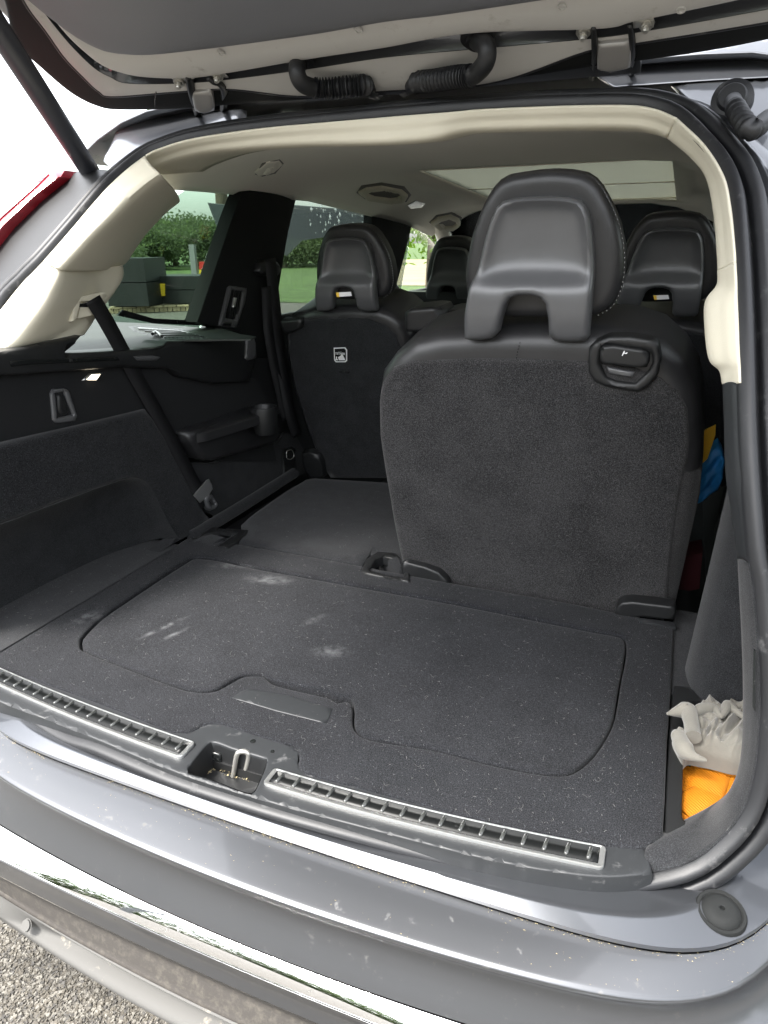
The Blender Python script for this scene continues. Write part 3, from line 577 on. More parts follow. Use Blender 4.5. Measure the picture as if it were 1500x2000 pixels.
# ------------------------------------------------------------------ front row, dashboard, windscreen
for xx, lab in ((-.34, 'front passenger-side seat, only its headrest showing'), (.36, 'front seat hidden behind the rear headrests')):
    e = empty('front_seat', (xx, 2.0, -.2)); attach(e, car); tag(e, lab)
    G = np.array([[(xx+dx*wf, yy, zz) for dx in np.linspace(-1, 1, 11)] for (wf, yy, zz) in ((.22,2.02,-.2),(.25,1.98,.1),(.25,1.93,.35),(.22,1.90,.46),(.14,1.90,.50),(.12,1.95,.50),(.2,2.02,.42),(.22,2.10,.1),(.2,2.12,-.2))], float)
    grid('seat_shell', G, 'leather', e, thick=.01)
    copy_tree(hr, e, (xx+.04, 1.90, .530), (.84,.9,.92))
dash = box('dashboard', (-.72,2.75,.02), (.72,3.2,.33), 'plastic', car, .04, 4)
wnd = mesh_obj('windscreen', [(-.70,3.45,.36),(.70,3.45,.36),(.58,2.62,.84),(-.58,2.62,.84)], [[0,1,2,3]], 'glass', car, 0); solid(wnd, .005)
# ------------------------------------------------------------------ inner shell: floor, side walls, firewall
shell = box('body_floor', (-.80,-.02,-.40), (.80,3.4,-.36), 'fabric_dark', car, 0)
box('firewall', (-.80,3.25,-.40), (.80,3.32,.34), 'fabric_dark', car, 0)
box('rear_panel', (-.74,-.02,-.36), (.74,-.005,-.06), 'fabric_dark', car, 0)
for s in (-1, 1):
    side = empty('body_side', (s*.72, 1.2, 0)); attach(side, car); side['label'] = 'left side of the body with dark tinted windows' if s < 0 else 'right side of the body with dark tinted windows'
    box('lower_panel', (s*.72-.03, .25, -.6), (s*.72+.03, 3.5, .44), 'fabric_dark', side, 0)
    box('outer_skin', (s*.80-.03, .30, -.55), (s*.80+.03, 4.0, .40), 'paint', side, .02)
    box('roof_rail', (s*.70-.035, 1.0, .825), (s*.70+.035, 2.62, .88), 'fabric_dark', side, 0)
    gw = mesh_obj('side_window', [(s*.70,.36,.44),(s*.70,3.4,.36),(s*.69,2.7,.80),(s*.69,1.2,.86),(s*.69,.60,.86),(s*.70,.45,.70)], [[0,1,2,3,4,5]], 'glass', side, 0)
    box('door_pillar', (s*.685-.012,2.02,.38), (s*.685+.012,2.22,.86), 'fabric_dark', side, .005)
    box('window_frame', (s*.685-.012,1.0,.42), (s*.685+.012,3.3,.47), 'plastic', side, .005)
    if s > 0:
        box('quarter_panel', (.675,.28,.0), (.70,1.2,.46), 'fabric_dark', side, 0)
        box('door_pillar', (.675,1.02,.40), (.70,1.25,.86), 'fabric_dark', side, .005)
a_p = tube('windscreen_pillar', [(-.70,3.45,.34),(-.66,3.1,.58),(-.60,2.62,.80)], .035, 'headliner', car)
tube('windscreen_pillar', [(.70,3.45,.34),(.66,3.1,.58),(.60,2.62,.80)], .035, 'headliner', car)
# ------------------------------------------------------------------ headliner with sunroof opening
ys = np.r_[np.linspace(0,1.5,16), np.linspace(1.5,2.55,10)[1:], np.linspace(2.6,2.75,3)]
xs_ = np.r_[np.linspace(-.66,-.40,9), np.linspace(-.28,.43,8), np.linspace(.50,.66,6)]
def ceil_z(x, y):
    zc = np.interp(y, [.3,.6,1.0,1.5,2.6,2.8],[.835,.868,.885,.882,.832,.80]); ze = np.interp(y, [.3,.6,.9,1.5,2.4,2.8],[.79,.80,.805,.808,.752,.70]); u = abs(x)/.66
    return zc-(zc-ze)*max(0,(u-.45)/.55)**2.2
def ystart(x, y): ys0 = so_y(x, ceil_z(x, .5))+.10; return ys0+(y)*(1.5-ys0)/1.5 if y < 1.5 else y
G = np.array([[(x, ystart(x, y), ceil_z(x, ystart(x, y))) for x in xs_] for y in ys]); ji = [j for j in range(len(xs_)-1) if xs_[j] > -.285 and xs_[j+1] < .435]; ii = [i for i in range(len(ys)-1) if ys[i] >= 1.499 and ys[i+1] <= 2.56]
head = grid('headliner', G, 'headliner', car, skip=lambda i, j: i in ii and j in ji, thick=.006)
bz = lambda y: ceil_z(0, y)+.006
blind = mesh_obj('sunroof_blind', [(x, y, bz(y)) for y in (1.47,1.75,2.03,2.08,2.35,2.6) for x in (-.30,.45)], [[2*k,2*k+1,2*k+3,2*k+2] for k in range(5)], 'blind', car, 0); solid(blind, .002)
box('blind_bar', (-.28,2.035,bz(2.04)-.005), (.43,2.047,bz(2.04)-.001), 'headliner', blind, .001)
rim = mesh_obj('sunroof_rim', [(x, y, z) for x, y in ((-.28,1.5),(.43,1.5),(.43,2.55),(-.28,2.55)) for z in (ceil_z(0,y)-.002, .92)], [[0,1,3,2],[2,3,5,4],[4,5,7,6],[6,7,1,0]], 'headliner', head, 0)
roof = grid('roof', np.array([[(x, y, .935+.01*math.cos(x*2)+.0*y-max(0,y-2.0)*.045-max(0,abs(x)-.5)**2*1.2) for x in np.r_[np.linspace(-.76,-.42,6), np.linspace(-.33,.48,5), np.linspace(.55,.76,4)]] for y in np.r_[np.linspace(.62,1.45,8), np.linspace(1.5,2.55,6), [2.65]]]), 'paint', car, thick=.004, flip=True, skip=lambda i, j: 8 <= i <= 12 and 6 <= j <= 9)
# ceiling fittings
def on_ceil(px, py): return IMP(lambda P: P[2]-ceil_z(P[0], P[1])+.0, 2.0)(px, py)
def fitting(name, px, m, th, parent=None, **k): return relief(name, px, lambda a, b: on_ceil(a, b)+np.array([0,0,-th]), m, parent or head, back=(0,0,1), depth=th+.004, **k)
fitting('handle_shade_plate', [(696,376),(706,362),(745,356),(790,364),(803,380),(794,394),(760,397),(712,388)], 'recess_shade', .003, r=3, rm=.002, step=8)  # dark plate under the handle, shading of the hollow put into its colour
fitting('handle_shade_plate', [(838,434),(852,420),(882,414),(902,424),(905,438),(888,449),(856,448)], 'recess_shade', .003, r=3, rm=.002, step=8)
fitting('hook_shade_plate', [(498,340),(512,318),(546,311),(554,319),(538,338),(512,344)], 'recess_shade', .003, r=3, rm=.002, step=8)  # same dark plate for the shade around the coat hook
gr1 = fitting('grab_handle', [(700,372),(715,364),(745,360),(785,368),(797,378),(790,390),(765,393),(720,386)], 'beige', .016, r=6, rm=.006, step=6, holes=[[(716,375),(724,369),(748,366),(778,372),(784,378),(776,383),(762,385),(732,381)]])
gr2 = fitting('grab_handle', [(842,432),(855,422),(880,417),(897,425),(900,436),(885,446),(860,446)], 'beige', .018, r=5, rm=.006, step=5, holes=[[(853,434),(862,427),(878,423),(890,428),(892,435),(882,440),(864,440)]])
fitting('reading_lamp', [(795,400),(812,391),(830,397),(825,404),(803,407)], 'satin', .004, r=3, rm=.002, step=5)
fitting('coat_hook', [(497,335),(520,316),(545,312),(552,320),(535,335),(505,342)], 'headliner', .006, r=5, rm=.004, step=6)
fitting('hook_eye', [(514,334),(522,323),(534,322),(530,332),(520,337)], 'headliner', .010, r=3, rm=.003, step=5)
# ------------------------------------------------------------------ beige garnish: header and right pillar
HIN = [(750,285),(850,277),(900,265),(950,260),(1100,256),(1225,256),(1275,262),(1305,272),(1350,310),(1380,350),(1395,425),(1401,500),(1402,527),(1400,555),(1378,586),(1375,625),(1383,698),(1405,722),(1411,748)]
HOU = [(750,229),(850,221),(900,218),(950,214),(1100,208),(1225,207),(1278,215),(1320,233),(1373,285),(1410,345),(1423,400),(1432,480),(1434,512),(1436,555),(1438,590),(1440,625),(1442,690),(1443,720),(1444,748)]
HINL = [(345,393),(300,340),(350,318),(400,305),(500,294),(600,287),(750,285)]
SI = SO(.075); SM = SO(.03)
def band(name, ou, inn, m, nu=50, deep=.14):
    ro = pxs([p for p in ou], SO(-.007)); ri = pxs(inn, SI); 
    mid_ = [(a*.55+b*.45)+np.array([0,-.010,0]) for a, b in zip(ro, ri)]; 
    cen = np.array([0,.3,.45]); back_ = []
    for p in ri: q = p-cen; q[1] = 0; q /= np.linalg.norm(q); back_.append(p+np.array([0,deep,0])+q*.035)
    return loft(name, [ro, mid_, ri, back_], m, car, nu=nu, nv=16, thick=-.003, smooth=70)
hd_o = [(286,305),(310,293),(375,273),(500,253),(620,241),(750,229)]; hd_i = [(300,341),(330,326),(400,305),(500,294),(600,288),(750,285)]
n12 = 8  # station of the pillar seam
band('header_trim', hd_o[:-1]+HOU[:n12], hd_i[:-1]+HIN[:n12], 'beige', nu=90, deep=.20)
band('right_pillar_trim', HOU[n12-1:13], HIN[n12-1:13], 'beige', nu=40)
band('right_pillar_lower_trim', HOU[12:], HIN[12:], 'beige', nu=40, deep=.10)
# right lower reveal: plastic strip and flocked corner
LO = [(1444,750),(1445,827),(1449,925),(1455,1000),(1463,1100),(1473,1160),(1482,1275),(1485,1375),(1481,1445),(1470,1520),(1448,1587),(1400,1645),(1325,1690),(1272,1705)]
LI = [(1411,752),(1414,827),(1417,925),(1428,1000),(1441,1090),(1444,1160),(1448,1240),(1451,1350),(1449,1450),(1440,1507),(1420,1550),(1390,1582),(1350,1610),(1262,1656)]
def reveal(name, a, b, m, deep):
    ro = pxs(a, SO(-.002)); ri = [SO(.05)(*p) if SO(.05)(*p)[2] > .04 else Z_(-.001)(*p) for p in b]; bk = [p+np.array([.02,.05,-.012]) for p in ri]
    return loft(name, [ro, [(x*.5+y*.5)+np.array([-.002,-.006,.004]) for x, y in zip(ro, ri)], ri, bk], m, car, nu=50, nv=16, smooth=70, thick=-.003)
reveal('pillar_strip', LO[:5], LI[:5], 'plastic_grey', .05)
reveal('corner_flock', LO[4:], LI[4:], 'carpet', .05)
relief('pillar_slot', [(1472,1270),(1476,1272),(1475,1390),(1470,1380)], SO(-.006), 'gloss_black', car, step=10, depth=.004)
# right wall and wheel-arch trim
wall_r = []
for z in (-.03, .1, .2, .32, .45, .60):
    o_ = .000+.09*z; o_ = .05*z; wall_r.append([(.66+o_,1.2,z),(.655+o_,.75,z),(.625+o_,.56,z),(.594+o_,.47,z),(.590+o_,.43,z),(.602+o_,.38,z),(.635+o_,.345,z),(.74+o_,.31,z)])
loft('right_wall_trim', wall_r, 'carpet', car, nu=50, nv=30, smooth=70, thick=-.003)
box('right_floor_strip', (.566,.36,-.06), (.72,.66,-.006), 'carpet', car, .003)
# storage bin
bin_o = [(1316,1335),(1310,1400),(1304,1500),(1298,1634),(1360,1650),(1440,1620),(1520,1500),(1530,1420),(1450,1385),(1360,1345)]
bin_h = [(1345,1372),(1337,1400),(1335,1460),(1332,1590),(1337,1602),(1352,1612),(1400,1612),(1470,1560),(1515,1480),(1515,1420),(1440,1394),(1375,1368),(1358,1366)]
bn_ = relief('side_bin', bin_o, Z_(-.004), 'plastic', car, back=(0,0,-1), depth=.02, r=5, rm=.003, step=12, holes=[bin_h])
c3 = np.array([Z_(-.006)(*p) for p in arc(bin_h, 48, True)]); cc = c3.mean(0)
grid('bin_well', np.array([[p+np.array([0,0,dz])+(cc-p)*s for dz, s in ((0,0),(-.01,.02),(-.14,.10),(-.15,.16),(-.151,.99))] for p in c3]), 'plastic', bn_, closed=True, smooth=40, flip=True)
# ------------------------------------------------------------------ left D-pillar garnish
PO = [(277,312),(215,365),(150,440),(118,477),(87,512)]
SL = lambda off: SO(off)
seam_t = (345,393)
dp_o = [(284,307),(250,333),(215,365),(182,402),(150,440),(118,477),(87,512)]
dp_m = [(318,345),(290,365),(255,395),(220,430),(185,465),(158,495),(128,527)]
dp_i = [(348,394),(325,412),(303,434),(280,460),(262,486),(248,508),(237,517)]
def XW(v): return X_(v)
ro = pxs(dp_o, SO(-.002)); rm_ = pxs(dp_m, SO(.025)); ri = pxs(dp_i, X_(-.655)); rb = [p+np.array([-.03,.0,0]) for p in ri]
loft('left_pillar_trim', [ro, [(a*.45+b*.55)+np.array([.004,-.012,0]) for a, b in zip(ro, rm_)], rm_, [(a*.5+b*.5)+np.array([.012,0,-.004]) for a, b in zip(rm_, ri)], ri, rb], 'beige', car, nu=50, nv=30, smooth=70, thick=-.003)
lo_o = [(87,512),(66,534),(50,550),(25,580),(0,612),(-40,665),(-70,705)]
lo_m = [(128,527),(120,550),(110,572),(95,600),(70,635),(40,672),(10,690)]
lo_a = [(180,524),(185,548),(180,575),(165,600),(145,630),(120,650),(100,668)]
lo_i = [(237,518),(238,540),(222,568),(205,590),(186,615),(176,632),(162,652)]
ro = pxs(lo_o, SO(-.002)); rm_ = pxs(lo_m, SO(.03)); ra = pxs(lo_a, X_(-.58)); ri = pxs(lo_i, X_(-.60)); rb = [p+np.array([-.08,.02,0]) for p in ri]
lt = loft('left_pillar_lower_trim', [ro, [(a*.45+b*.55)+np.array([.004,-.010,0]) for a, b in zip(ro, rm_)], rm_, ra, ri, rb], 'beige', car, nu=50, nv=30, smooth=70, thick=-.003)
relief('belt_slot_frame', [(141,628),(146,588),(152,580),(165,578),(205,570),(210,578),(200,584),(192,586),(158,590),(150,625)], X_(-.556), 'beige', lt, back=(-1,0,0), depth=.03, r=3, rm=.002, step=6)
relief('belt_slot', [(152,622),(158,592),(196,586),(192,610),(178,616)], X_(-.560), 'beige', lt, back=(-1,0,0), depth=.01, step=8)
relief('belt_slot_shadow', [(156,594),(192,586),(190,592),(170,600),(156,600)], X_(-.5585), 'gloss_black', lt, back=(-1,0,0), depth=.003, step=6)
relief('pillar_clip', [(280,418),(292,402),(305,398),(303,408),(290,422)], X_(-.63), 'beige', lt, back=(-1,0,0), depth=.012, r=3, rm=.002, step=5)
# left headliner side fill between garnish and window top
# ------------------------------------------------------------------ left glass and C-pillar
relief('quarter_glass', [(180,615),(200,560),(235,505),(270,455),(310,415),(345,385),(372,366),(400,360),(485,362),(440,480),(392,640),(300,632),(200,628)], X_(-.675), 'glass_tint', car, back=(-1,0,0), depth=.004, step=30, smooth=0)
relief('glass_border', [(240,605),(300,622),(383,626),(396,596),(404,560),(476,372),(484,375),(410,600),(396,636),(300,632),(230,616)], X_(-.668), 'gloss_black', car, back=(-1,0,0), depth=.004, step=16)
relief('rear_door_glass', [(540,640),(560,560),(590,440),(606,388),(700,400),(800,425),(800,470),(770,640)], X_(-.678), 'glass_tint2', car, back=(-1,0,0), depth=.004, step=30, smooth=0) if False else None
M['glass_rear'] = glassmat('rear_door_glass', (.32,.37,.34))
relief('rear_door_glass', [(500,640),(520,560),(550,440),(560,384),(700,398),(800,425),(800,470),(770,640)], X_(-.678), 'glass_rear', car, back=(-1,0,0), depth=.004, step=30, smooth=0)
cp = relief('rear_pillar_trim', [(387,629),(398,596),(410,560),(425,515),(440,470),(458,418),(475,374),(490,372),(560,380),(600,388),(592,410),(578,455),(566,510),(556,560),(550,610),(548,660),(530,720),(520,760),(495,690),(470,655),(440,642)], X_(-.63), 'plastic_matte', car, back=(-1,0,0), depth=.04, r=8, rm=.003, step=14,
    h=lambda x, y, d, q: .02*max(0, (x-(505+(y-380)*-.08))/70)**2)
vt = relief('air_vent', [(452,558),(484,563),(480,590),(463,641),(455,641),(431,636),(432,628),(448,562)], X_(-.622), 'plastic_shell', cp, back=(-1,0,0), depth=.012, r=3, rm=.003, step=6, holes=[[(454,566),(474,569),(470,600),(460,625),(442,621),(444,605)]])
relief('vent_well', [(450,562),(480,566),(466,632),(438,628)], X_(-.638), 'gloss_black', vt, back=(-1,0,0), depth=.003, step=12)
for k in range(4):
    a = 457+k*5; relief('louvre', [(a,567),(a+2,567),(a-8,623),(a-10.5,623)], X_(-.624), 'plastic', vt, back=(-1,0,0), depth=.012, step=10)
relief('vent_slider', [(459,581),(463,582),(460,600),(456,600)], X_(-.618), 'satin', vt, back=(-1,0,0), depth=.006, r=1, rm=.001, step=4)
relief('vent_wheel', [(440,628),(455,630),(452,637),(437,635)], X_(-.617), 'plastic', vt, back=(-1,0,0), depth=.006, r=2, rm=.002, step=5)
relief('door_pillar_trim', [(728,412),(752,418),(806,436),(803,452),(790,505),(776,556),(764,600),(728,600)], X_(-.655), 'plastic_matte', car, back=(-1,0,0), depth=.03, r=5, rm=.004, step=14)
relief('front_door_sill', [(770,545),(782,562),(800,584),(818,600),(812,612),(764,612)], X_(-.64), 'plastic_shell', car, back=(-1,0,0), depth=.03, r=5, rm=.006, step=10)
# black B pillar lining already in body_side; text printed on the glass edge
text('glass_mark', '33', X_(-.670)(682,405), (math.pi/2, 0, math.pi/2), .045, 'gloss_black', car)
# ------------------------------------------------------------------ left wall
ZL = .475
# ledge top
ledge = relief('side_ledge', [(80,690),(130,660),(155,645),(180,622),(240,616),(300,622),(385,628),(425,638),(470,652),(500,656),(490,662),(440,662),(330,664),(318,674),(300,678),(210,683),(120,690)], Z_(ZL), 'plastic_ledge', car, back=(0,0,-1), depth=.003, r=2, rm=.001, step=12)
vg = relief('ledge_grille', [(250,636),(272,634),(355,641),(412,660),(322,661),(262,646)], Z_(ZL+.002), 'plastic', ledge, back=(0,0,-1), depth=.006, r=2, rm=.002, step=8, holes=[[(262,638),(350,644),(398,657),(326,658),(268,645)]])
relief('grille_well', [(258,636),(354,642),(404,659),(322,660)], Z_(ZL+.0008), 'gloss_black', vg, back=(0,0,-1), depth=.002, step=12)
for k in range(5):
    t = (k+.5)/5; a = np.array([264+62*t, 639+19*t]); b = np.array([350+46*t, 644+13*t]); relief('grille_slat', [tuple(a), tuple(b), tuple(b+[0,1.4]), tuple(a+[0,1.4])], Z_(ZL+.003), 'plastic', vg, back=(0,0,-1), depth=.003, step=20)
tube('belt_knob', pxs([(298,652),(304,648),(316,657)], Z_(ZL+.008)), .004, 'gloss_black', ledge, n=8)
# upper side plastic (below ledge) 
relief('side_rail_trim', [(-260,735),(-100,705),(0,688),(60,676),(165,655),(150,672),(130,690),(210,686),(300,680),(318,676),(330,666),(440,664),(495,660),(500,700),(492,745),(420,750),(350,735),(330,720),(240,718),(0,735),(-260,770)], X_(-.555), 'plastic', car, back=(-1,0,0), depth=.06, r=6, rm=.008, step=16)
relief('cover_slot', [(20,706),(50,702),(230,697),(236,704),(60,712),(24,716)], X_(-.5515), 'gloss_black', car, back=(-1,0,0), depth=.004, r=2, rm=.002, step=10)
relief('cover_slot', [(262,696),(300,694),(316,698),(308,704),(270,704)], X_(-.5515), 'plastic_shell', car, back=(-1,0,0), depth=.004, r=3, rm=.003, step=6)
relief('side_upper_trim', [(-260,765),(0,730),(240,712),(330,716),(380,735),(500,740),(520,780),(540,900),(400,900),(300,815),(150,838),(0,872),(-260,940)], X_(-.575), 'fabric_dark', car, back=(-1,0,0), depth=.03, step=24)
relief('latch_cover', [(484,656),(497,658),(501,672),(502,700),(486,704),(482,700)], X_(-.548), 'plastic_shell', car, back=(-1,0,0), depth=.01, r=3, rm=.003, step=6)
# boot lamp
lamp = relief('boot_lamp', [(162,743),(175,730),(202,728),(190,744)], X_(-.5715), 'satin', car, back=(-1,0,0), depth=.01, r=2, rm=.002, step=5)
relief('lamp_lens', [(172,742),(181,732),(196,731),(188,742)], X_(-.5695), 'glow', lamp, back=(-1,0,0), depth=.004, step=5)
# bag hook recess
hk = relief('bag_hook', [(100,770),(104,760),(128,758),(136,763),(152,812),(150,822),(112,827),(105,820)], X_(-.570), 'plastic_shell', car, back=(-1,0,0), depth=.01, r=3, rm=.003, step=6, holes=[[(109,768),(127,766),(144,810),(113,817)]])
relief('hook_well', [(104,764),(130,762),(148,815),(108,822)], X_(-.582), 'plastic', hk, back=(-1,0,0), depth=.003, step=12)
relief('hook_flap', [(113,770),(124,769),(138,808),(120,813),(114,800)], X_(-.572), 'plastic', hk, back=(-1,0,0), depth=.01, r=5, rm=.006, step=6)
# lower carpeted side with storage recess
yb = lambda y: proj((-.562, y, .001))
rec_top = [(-420,1120),(-200,1077),(0,1024),(65,1000),(130,976),(195,952),(240,937),(262,933),(280,938),(297,955),(315,990),(332,1025),(350,1052)]
side_low = relief('side_carpet', [(-500,990)]+[(-260,930),(0,868),(75,851),(150,834),(290,800),(330,862),(405,1005),(420,1018)]+[yb(.58), yb(.50)]+rec_top[::-1]+[(-500,1140)], X_(-.558), 'carpet', car, back=(-1,0,0), depth=.03, r=10, rm=.010, step=20, smooth=60)
rimw = [X_(-.560)(*p) for p in rec_top]; 
def inset(p, dx, f, dz): c = np.array([-.56, .2, .02]); return np.array([p[0]-dx, c[1]+(p[1]-c[1])*f if p[1] > c[1] else p[1], max(.0, c[2]+(p[2]-c[2])*f+dz)])
rr = [rimw, [inset(p,.015,.985,0) for p in rimw], [inset(p,.05,.94,-.0) for p in rimw], [inset(p,.09,.84,-.01) for p in rimw], [inset(p,.118,.6,-.02) for p in rimw], [inset(p,.128,.2,-.02) for p in rimw], [inset(p,.128,.0,-.03) for p in rimw]]
loft('storage_recess', rr, 'carpet', car, nu=60, nv=32, smooth=80)
rf = [Z_(-.001)(*p) for p in fl_left]; 
mesh_obj('recess_floor', [(-.553,-.12,.0025),(-.76,-.12,.004),(-.76,.57,.004),(-.556,.55,.0015)], [[0,1,2,3]], 'carpet', car, 0)
box('side_backing', (-.75,-.05,-.02), (-.745,.62,.46), 'fabric_dark', car, 0)
# trim beside the folded seat
relief('seat_side_carpet', [(330,830),(372,905),(420,905),(540,870),(556,845),(578,850),(612,915),(500,975),(432,1012),(405,1000)], X_(-.582), 'carpet', car, back=(-1,0,0), depth=.02, step=20)
relief('seat_side_backing', [(250,700),(560,700),(600,760),(625,925),(400,960),(300,830)], X_(-.61), 'fabric_dark', car, back=(-1,0,0), depth=.01, step=40)
relief('armrest', [(372,860),(370,846),(385,838),(500,806),(512,800),(530,800),(556,850),(540,866),(420,900),(400,898)], X_(-.535), 'leather', car, back=(-1,0,0), depth=.06, r=9, rm=.012, step=8, smooth=60)
at = relief('armrest_top', [(372,846),(400,842),(500,812),(545,790),(510,785),(440,800),(385,822)], Z_(.262), 'leather', car, back=(0,0,-1), depth=.02, r=6, rm=.006, step=9)
cupc = Z_(.272)(514,796)
disc('cup_holder', cupc, (0,0,1), .036, .03, 'plastic', car, prof=[(0,-.03),(.028,-.03),(.031,.0),(.033,.003),(.037,.003),(.038,-.002),(.036,-.05),(.030,-.07)])
pk = relief('release_pocket', [(556,878),(572,873),(578,878),(578,928),(556,930)], X_(-.566), 'plastic', car, back=(-1,0,0), depth=.008, r=2, rm=.002, step=6)
tube('pocket_ring', pxs([(560,894),(560,882),(570,879),(574,890),(568,897),(561,896)], X_(-.560)), .0012, 'satin', pk, n=6)
tube('floor_edge_roll', [(-.552,.60,.004),(-.552,.85,.006),(-.552,1.12,.012)], .016, 'carpet', car, n=12)
# ------------------------------------------------------------------ left seat belt
bp = [X_(-.554)(182,584), X_(-.556)(215,640), X_(-.566)(270,742), X_(-.560)(330,850), X_(-.553)(402,985)]
bl = ribbon('seat_belt', bp, .040, (0,.93,.30), 'belt', car, th=.0014)
relief('belt_tongue', [(380,968),(384,962),(405,938),(409,936),(414,946),(416,955),(408,968),(392,982)], X_(-.548), 'satin', bl, back=(-1,0,0), depth=.003, r=2, rm=.001, step=6) and None
relief('belt_buckle', [(402,972),(414,964),(422,975),(428,986),(422,994),(412,998),(406,990)], X_(-.545), 'plastic_shell', bl, back=(-1,0,0), depth=.012, r=3, rm=.004, step=5, holes=[[(410,978),(416,974),(422,985),(415,990)]])
# ------------------------------------------------------------------ tailgate
TG = PL((0,.5,.95), (0,.42,1)); tn = np.array([0,-.42,-1]); tn = tn/np.linalg.norm(tn)
gate = empty('tailgate', (0,.56,.95)); attach(gate, car); tag(gate, 'raised tailgate, its underside with grey steel frame and black trim')
NR = 16
rails = {
'E': [(-10,-60),(10,10),(30,85),(80,135),(140,185),(190,210),(235,217),(350,215),(450,207),(600,195),(750,178),(950,160),(1165,132),(1250,122),(1400,100),(1560,68)],
'D': [(20,-70),(50,0),(90,55),(125,105),(160,142),(192,172),(222,183),(350,173),(450,168),(590,182),(750,172),(960,156),(1150,92),(1250,76),(1400,52),(1560,25)],
'C': [(45,-70),(75,0),(115,55),(150,95),(185,128),(215,145),(250,158),(350,158),(440,151),(600,130),(750,107),(950,88),(1165,68),(1275,52),(1400,30),(1560,0)],
'B': [(60,-75),(88,-5),(125,45),(160,82),(200,115),(240,132),(290,141),(370,143),(450,132),(600,105),(750,82),(920,52),(1175,44),(1240,30),(1380,0),(1560,-40)],
'A': [(75,-80),(105,-10),(135,30),(165,55),(210,78),(250,84),(300,84),(380,75),(450,66),(620,41),(750,17),(880,0),(1100,-35),(1250,-60),(1400,-85),(1560,-115)]}
def tr(k, h): return [TG(*p)+tn*h for p in rails[k]]
loft('outer_edge', [tr('E',-.03), tr('E',0), tr('D',.0)], 'plastic_matte', gate, nu=110, nv=12, lin=True, smooth=60)
loft('gate_flange', [tr('D',.001), tr('D',.006), [a*.5+b*.5 for a, b in zip(tr('D',.006), tr('C',.006))], tr('C',.005)], 'gate_paint', gate, nu=110, nv=12, smooth=60)
loft('gate_channel', [tr('C',.004), [a*.7+b*.3 for a, b in zip(tr('C',-.014), tr('B',-.014))], [a*.3+b*.7 for a, b in zip(tr('C',-.014), tr('B',-.014))], tr('B',.008)], 'paint', gate, nu=110, nv=14, smooth=50)
loft('gate_frame', [tr('B',.008), [a*.85+b*.15 for a, b in zip(tr('B',.015), tr('A',.014))], [a*.4+b*.6 for a, b in zip(tr('B',.016), tr('A',.016))], tr('A',.008)], 'gate_paint', gate, nu=110, nv=16, smooth=60)
far = [TG(*p)+np.array([0,-.95,.44])+tn*.04 for p in rails['A']]
for q in far: q[0] = q[0]*1.05
trimr = [tr('A',.010), tr('A',.018), [a*.93+b*.07 for a, b in zip(tr('A',.03), far)], [a*.5+b*.5+tn*.02 for a, b in zip(tr('A',.03), far)], far]
loft('gate_trim_panel', trimr, 'gate_trim', gate, nu=110, nv=24, smooth=60)
# back skin (outside of the gate) so that it has a body
bsk = [[TG(*p)-tn*.03 for p in rails['E']], [a*.5+b*.5-tn*.06 for a, b in zip([TG(*p) for p in rails['E']], far)], [q-tn*.09 for q in far], far]
loft('outer_skin', bsk, 'paint', gate, nu=60, nv=12, smooth=60)
# black hinge-side cavity between gate and roof
relief('gate_shadow_gap', [(590,196),(600,186),(950,158),(1005,146),(1075,108),(1165,86),(1165,135),(1250,124),(1250,150),(950,175),(600,205)], shift(TG, -tn*.006), 'plastic', gate, back=-tn, depth=.01, step=20)
def tgp(px, py, h=0): return PL(np.array([0,.5,.95])+tn*h, tn)(px, py)
for (bx0, arm1, arm2, blk, bolts) in (
    (0, [(372,152),(378,190),(388,228)], [(412,150),(438,175),(438,222)], [(374,168),(412,166),(416,172),(420,205),(400,210),(382,206)], [(350,158),(425,146)]),
    (1, [(1165,52),(1165,110),(1158,158)], [(1236,48),(1240,100),(1235,155)], [(1168,72),(1230,66),(1236,74),(1233,118),(1195,126),(1168,122)], [(1140,60),(1263,44)])):
    hg = relief('hinge', blk, shift(TG, tn*.014), 'paint_light', gate, back=-tn, depth=.012, r=5, rm=.004, step=7)
    for a in (arm1, arm2): ribbon('hinge_arm', [tgp(a[0][0],a[0][1],.012), tgp(a[1][0],a[1][1],.010), tgp(a[2][0],a[2][1],-.03)], .013 if bx0 else .016, np.array([.12,.9,.3]), 'plastic', hg, th=.006, seg=14)
    for b in bolts:
        c = tgp(b[0], b[1], .006); ax = (.0,-.5,-1)
        disc('bolt', c, ax, .012, .01, 'steel', hg, prof=[(0,.014),(.0035,.014),(.0045,.012),(.0045,.009),(.0068,.009),(.0072,.004),(.010,.004),(.0105,.0025),(.0105,0)], seg=12)
    bb = [bolts[0], bolts[1]]
    for b, e_ in zip(bolts, (arm1[0], arm2[0])): 
        ribbon('hinge_bracket', [tgp(b[0]-14 if b is bolts[0] else b[0]+14, b[1]-4, .006), tgp(b[0], b[1]-5, .007), tgp(e_[0], e_[1]-6, .012)], .022, np.array([0,-.9,.35]), 'steel', hg, th=.002, seg=12)
disc('grommet', tgp(206,133,.0), tn, .02, .01, 'paint', gate, prof=[(0,-.004),(.004,-.004),(.006,0),(.010,.001),(.012,-.003),(.0155,-.002),(.018,.002),(.020,0),(.020,-.008)])
